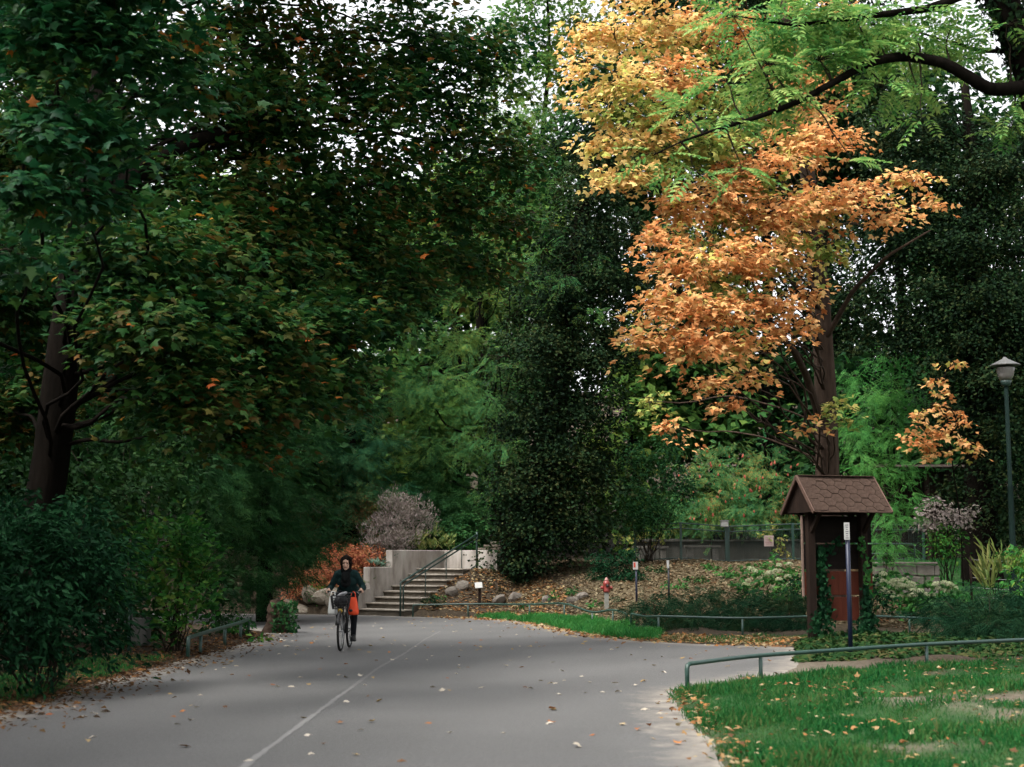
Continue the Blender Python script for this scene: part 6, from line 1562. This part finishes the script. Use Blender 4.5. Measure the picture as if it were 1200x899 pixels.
# basket: wire rings and ribs
bkx, bky, bz0, bz1 = -.02, .08, .73, .955
bk = MB()
def rect(hw_, hd_, z, n_=1):
    return [bp(bkx + a * hw_, bky + b * hd_, z) for a, b in ((-1, -1), (1, -1), (1, 1), (-1, 1))]
for t in np.linspace(0, 1, 6):
    bk.tube(rect(.13 + .035 * t, .095 + .03 * t, bz0 + (bz1 - bz0) * t), .0045, 5, closed=True)
for a in np.linspace(-1, 1, 9):
    for b in (-1, 1):
        bk.tube([bp(bkx + a * .13, bky + b * .095, bz0), bp(bkx + a * .165, bky + b * .125, bz1)], .0035, 4)
        bk.tube([bp(bkx + b * .13, bky + a * .095, bz0), bp(bkx + b * .165, bky + a * .125, bz1)], .0035, 4)
    bk.tube([bp(bkx + a * .13, bky - .095, bz0), bp(bkx + a * .13, bky + .095, bz0)], .0035, 4)
bk.build('basket', M_BLK, bike)
mb = MB(); mb.lathe(bp(-.0, -.05, .70), [(.035, 0), (.04, .03), (.02, .05)], 12, BR @ rotx(PI / 2)); mb.build('headlight', mat('yellow lens', (0.4, 0.26, 0.02), None, 9, 0.3, 0.5), bike, True)

def blob(name, mb, m_, parent, vox, smooth_it=6):
    """union of rounded shapes fused to one continuous skin"""
    o = mb.build(name, m_, parent, True)
    md = o.modifiers.new('fuse', 'REMESH'); md.mode = 'VOXEL'; md.voxel_size = vox; md.use_smooth_shade = True
    sm3 = o.modifiers.new('soften', 'SMOOTH'); sm3.factor = 0.5; sm3.iterations = smooth_it
    return o
# bag in the basket
M_BAG = mat('charcoal bag cloth', (0.012, 0.012, 0.014), (0.03, 0.03, 0.034), 9, 0.7, 0.3, 0.4, 20)
mb = MB(); mb.ellipsoid(bp(bkx, bky, .86), (.125, .09, .11), BR, noise=.12)
o = blob('bag', mb, M_BAG, None, .012); tag(o, 'dark charcoal bag stuffed in the bicycle basket', 'bag')
mb = MB(); mb.ellipsoid(bp(bkx + .03, bky - .01, .985), (.10, .07, .035), BR @ roty(-.35), noise=.15)
o = blob('scarf', mb, mat('light grey cloth', (0.2, 0.2, 0.21), (0.3, 0.3, 0.31), 12, 0.8), None, .01); tag(o, 'light grey cloth lying on top of the bicycle basket', 'cloth')
def hang_bag(name, label, x0, m_, w, h_, tilt):
    r_ = thing(name, label, 'bag', bp(x0, .25, .62))
    rows, n_ = [], 20
    V = []
    for i, t in enumerate(np.linspace(0, 1, 9)):
        ww = w * (1.0 - .42 * t ** 1.6) * (1 if i else .86)
        dd = .075 * (1 - .75 * t ** 1.3) * (1 if i else .7)
        z = h_ * t
        for j in range(n_):
            a = 2 * PI * j / n_
            k_ = 1 + .05 * math.sin(3 * a + 4 * t) + .03 * math.sin(7 * a + 9 * t)
            sq = 1 / max(abs(math.cos(a)), abs(math.sin(a))) ** .55
            V.append(bp(x0 + tilt * t + ww / 2 * math.cos(a) * k_ * sq * .86, .24 + dd * math.sin(a) * k_ * sq * .9, .62 + z))
    f = [(i * n_ + j, i * n_ + (j + 1) % n_, (i + 1) * n_ + (j + 1) % n_, (i + 1) * n_ + j) for i in range(8) for j in range(n_)]
    f.append(tuple(range(n_ - 1, -1, -1)))
    mb = MB(); mb.add(V, f); mb.build('bag_body', m_, r_, True)
    for dx_ in (-1, 1):
        mb = MB(); mb.tube([bp(x0 + tilt + dx_ * w * .2, .24, .62 + h_ - .01), bp(x0 + tilt + dx_ * .03, .27, .62 + h_ + .07), bp(x0 + tilt, .28, HBZ + .012)], .008, 5); mb.build('handle', m_, r_, True)
    return r_
hang_bag('carrier_bag', 'white carrier bag hanging from the handlebar at the white gloveless hand side', -.185, mat('white plastic', (0.74, 0.75, 0.71), (0.8, 0.8, 0.78), 12, 0.5, 0.4, .3, 16), .20, .33, .0)['label'] = 'white carrier bag hanging from the handlebar left of the basket'
rb_ = hang_bag('carrier_bag', 'bright red orange bag hanging from the handlebar right of the basket', .185, mat('red orange cloth', (0.66, 0.055, 0.015), (0.76, 0.085, 0.025), 12, 0.6, 0.3, .3, 16), .22, .31, -.01)
mb = MB(); mb.ellipsoid(bp(.15, .155, .70), (.035, .012, .022), BR); mb.build('dark_patch', M_BAG, rb_, True)

# person
pr = thing('person', 'cyclist in a dark teal jacket and black trousers riding towards the viewer', 'person', bp(0, .6, 0))
M_SKIN = mat('skin', (0.46, 0.27, 0.19), (0.52, 0.32, 0.235), 12, 0.55, 0.35)
M_JACK = mat('dark teal jacket', (0.008, 0.022, 0.022), (0.015, 0.036, 0.035), 10, 0.9, 0.08, 0.9, 22)
M_TROU = mat('black trousers', (0.006, 0.007, 0.009), (0.012, 0.013, 0.016), 10, 0.85, 0.2, 0.4, 14)
M_HAIR = mat('dark brown hair', (0.006, 0.004, 0.003), (0.015, 0.009, 0.006), 30, 0.8, 0.08, 0.8, 60)
def ik(a, b, l1, l2, hint):
    a = np.array(a, float); b = np.array(b, float)
    d = np.linalg.norm(b - a); d_ = min(d, (l1 + l2) * .999)
    x = (l1 * l1 - l2 * l2 + d_ * d_) / (2 * d_)
    h_ = math.sqrt(max(l1 * l1 - x * x, 0))
    u = (b - a) / d
    w_ = np.array(hint, float); w_ = norm(w_ - u * (w_ @ u))
    return a + u * x + w_ * h_
HIPZ, HIPY = 1.0, .84
SHO = np.array([0, .60, 1.355]); NECK = np.array([0, .575, 1.42]); HD = np.array([.0, .53, 1.525])
Rj = BR
bd_ = MB(); jk = MB(); tz = MB()
bd_.capsule(bp(0, HIPY, HIPZ), bp(0, .66, 1.24), .11, .12)
bd_.capsule(bp(*SHO), bp(0, .555, 1.46), .06, .052)
HR = BR @ rotx(.06)
hc = bp(*HD)
bd_.ellipsoid(hc + [0, .01, .02], (.074, .092, .098), HR)                        # skull
bd_.ellipsoid(hc + HR @ np.array([0, -.025, -.05]), (.058, .066, .075), HR)      # face and jaw
bd_.ellipsoid(hc + HR @ np.array([0, -.07, -.105]), (.024, .022, .018), HR)      # chin
bd_.capsule(hc + HR @ np.array([0, -.086, .0]), hc + HR @ np.array([0, -.104, -.042]), .009, .014)     # nose
bd_.capsule(hc + HR @ np.array([-.04, -.078, .018]), hc + HR @ np.array([.04, -.078, .018]), .011, .011)  # brow
for s_ in (-1, 1):
    bd_.ellipsoid(hc + HR @ np.array([s_ * .074, .0, -.01]), (.011, .02, .032), HR)   # ear
    bd_.ellipsoid(hc + HR @ np.array([s_ * .036, -.066, -.03]), (.022, .018, .02), HR)  # cheek
jk.capsule(bp(-.06, HIPY - .01, HIPZ + .01), bp(.06, HIPY - .01, HIPZ + .01), .155, .155)
jk.capsule(bp(0, HIPY - .03, HIPZ + .06), bp(0, .66, 1.22), .165, .16)
jk.capsule(bp(-.06, .655, 1.21), bp(.06, .655, 1.21), .13, .13)
jk.capsule(bp(-.135, SHO[1], SHO[2] - .02), bp(.135, SHO[1], SHO[2] - .02), .078, .078)
jk.capsule(bp(0, .59, 1.34), bp(0, .565, 1.42), .10, .072)
for s_ in (-1, 1):
    sh_ = np.array([s_ * .165, SHO[1], SHO[2] - .025])
    wr = np.array([s_ * .288, .415, HBZ + .045])
    el = ik(sh_, wr, .29, .26, (s_ * .45, .55, -.8))
    jk.capsule(bp(*sh_), bp(*el), .066, .056); jk.capsule(bp(*el), bp(*(wr + (el - wr) * .10)), .055, .041)
    bd_.capsule(bp(*sh_), bp(*el), .05, .042); bd_.capsule(bp(*el), bp(*wr), .042, .027)
    # hand closed round the grip: palm over the top, four fingers curling down in front, thumb underneath
    g0 = np.array([s_ * .283, .375, HBZ + .008])
    bd_.capsule(bp(*wr), bp(*(g0 + [s_ * .004, .03, .026])), .026, .026)
    for k_ in range(4):
        b0 = g0 + np.array([s_ * (.010 + .004 * k_), -.022 + .021 * k_, .0])
        ax = np.array([s_ * 1.0, -.25, 0]); ax /= np.linalg.norm(ax)
        p_ = [b0 + [0, 0, .032], b0 + ax * .026 + [0, 0, .018], b0 + ax * .028 + [0, 0, -.012], b0 + ax * (.006 - .002 * k_) + [0, 0, -.028]]
        for a, b in zip(p_[:-1], p_[1:]):
            bd_.capsule(bp(*a), bp(*b), .0092 - .0004 * k_, .0086 - .0004 * k_, 8)
    t0 = g0 + np.array([-s_ * .012, .02, .026])
    for a, b in ((t0, t0 + [-s_ * .018, -.025, -.012]), (t0 + [-s_ * .018, -.025, -.012], t0 + [-s_ * .012, -.048, -.035])):
        bd_.capsule(bp(*a), bp(*b), .0105, .0095, 8)
    hip = np.array([s_ * .095, HIPY - .03, HIPZ - .03])
    ank = PED[s_] + [-s_ * .01, .055, .10]
    kn = ik(hip, ank, .44, .43, (s_ * .22, -1, .25))
    tz.capsule(bp(*hip), bp(*kn), .095, .066); tz.capsule(bp(*kn), bp(*(ank + [0, 0, .01])), .064, .05)
    bd_.capsule(bp(*hip), bp(*kn), .075, .05); bd_.capsule(bp(*kn), bp(*ank), .05, .034); bd_.capsule(bp(*ank), bp(*(PED[s_] + [0, -.02, .05])), .032, .03)
    sh3 = MB(); fp = PED[s_] + [0, 0, .048]
    sh3.capsule(bp(*(fp + [0, .085, .012])), bp(*(fp + [0, -.10, .0])), .036, .036); sh3.capsule(bp(*(fp + [0, .075, .045])), bp(*(fp + [0, -.02, .025])), .038, .034)
    sh3.box(bp(*(fp + [0, -.01, -.028])), (.075, .25, .018), BR, .006)
    blob('shoe', sh3, mat('black shoe', (0.010, 0.009, 0.009), None, 9, 0.5), pr, .008, 4)
tz.capsule(bp(-.07, HIPY, HIPZ - .03), bp(.07, HIPY, HIPZ - .03), .115, .115)
body = blob('body', bd_, M_SKIN, pr, .0065, 4)
blob('jacket', jk, M_JACK, pr, .011, 6)
blob('trousers', tz, M_TROU, pr, .011, 6)
# black scarf and front panel
sc = MB(); sc.capsule(bp(-.045, .545, 1.40), bp(.045, .545, 1.40), .06, .06); sc.ellipsoid(bp(0, .505, 1.30), (.085, .05, .12), BR @ rotx(-.35)); sc.ellipsoid(bp(.0, .53, 1.20), (.10, .045, .12), BR @ rotx(-.25))
blob('scarf', sc, mat('black knit scarf', (0.005, 0.006, 0.006), (0.010, 0.011, 0.011), 40, 0.95, 0.1, 0.5, 60), pr, .011, 5)
# hair: cap, sides and curls round the face
ha = MB(); ha.ellipsoid(hc + HR @ np.array([0, .03, .045]), (.092, .102, .098), HR)
for k_ in range(46):
    a = rng.uniform(-.25 * PI, 1.25 * PI)
    c = np.array([math.cos(a) * .086, -.045 + .08 * rng.uniform(0, 1), .035 + math.sin(a) * .085])
    if abs(c[0]) < .05 and c[2] < .06: continue
    ha.ellipsoid(hc + HR @ (c + rng.normal(size=3) * .006), np.full(3, rng.uniform(.017, .028)), HR, seg=8, rings=6)
for s_ in (-1, 1):
    ha.capsule(hc + HR @ np.array([s_ * .078, .01, .03]), hc + HR @ np.array([s_ * .07, .02, -.085]), .032, .026)
blob('hair', ha, M_HAIR, pr, .009, 2)
for s_ in (-1, 1):
    mb = MB(); mb.ellipsoid(hc + HR @ np.array([s_ * .031, -.079, -.004]), (.0145, .008, .0085), HR, 10, 6); mb.build('eye', mat('dark eye', (0.012, 0.009, 0.008), None, 9, 0.3), pr, True)
    mb = MB(); mb.capsule(hc + HR @ np.array([s_ * .016, -.089, .022]), hc + HR @ np.array([s_ * .048, -.079, .022]), .005, .004, 8); mb.build('eyebrow', M_HAIR, pr, True)
mb = MB(); mb.capsule(hc + HR @ np.array([-.02, -.088, -.072]), hc + HR @ np.array([.02, -.088, -.072]), .006, .006, 8); mb.build('mouth', mat('lips', (0.2, 0.07, 0.055), None, 9, 0.5), pr, True)
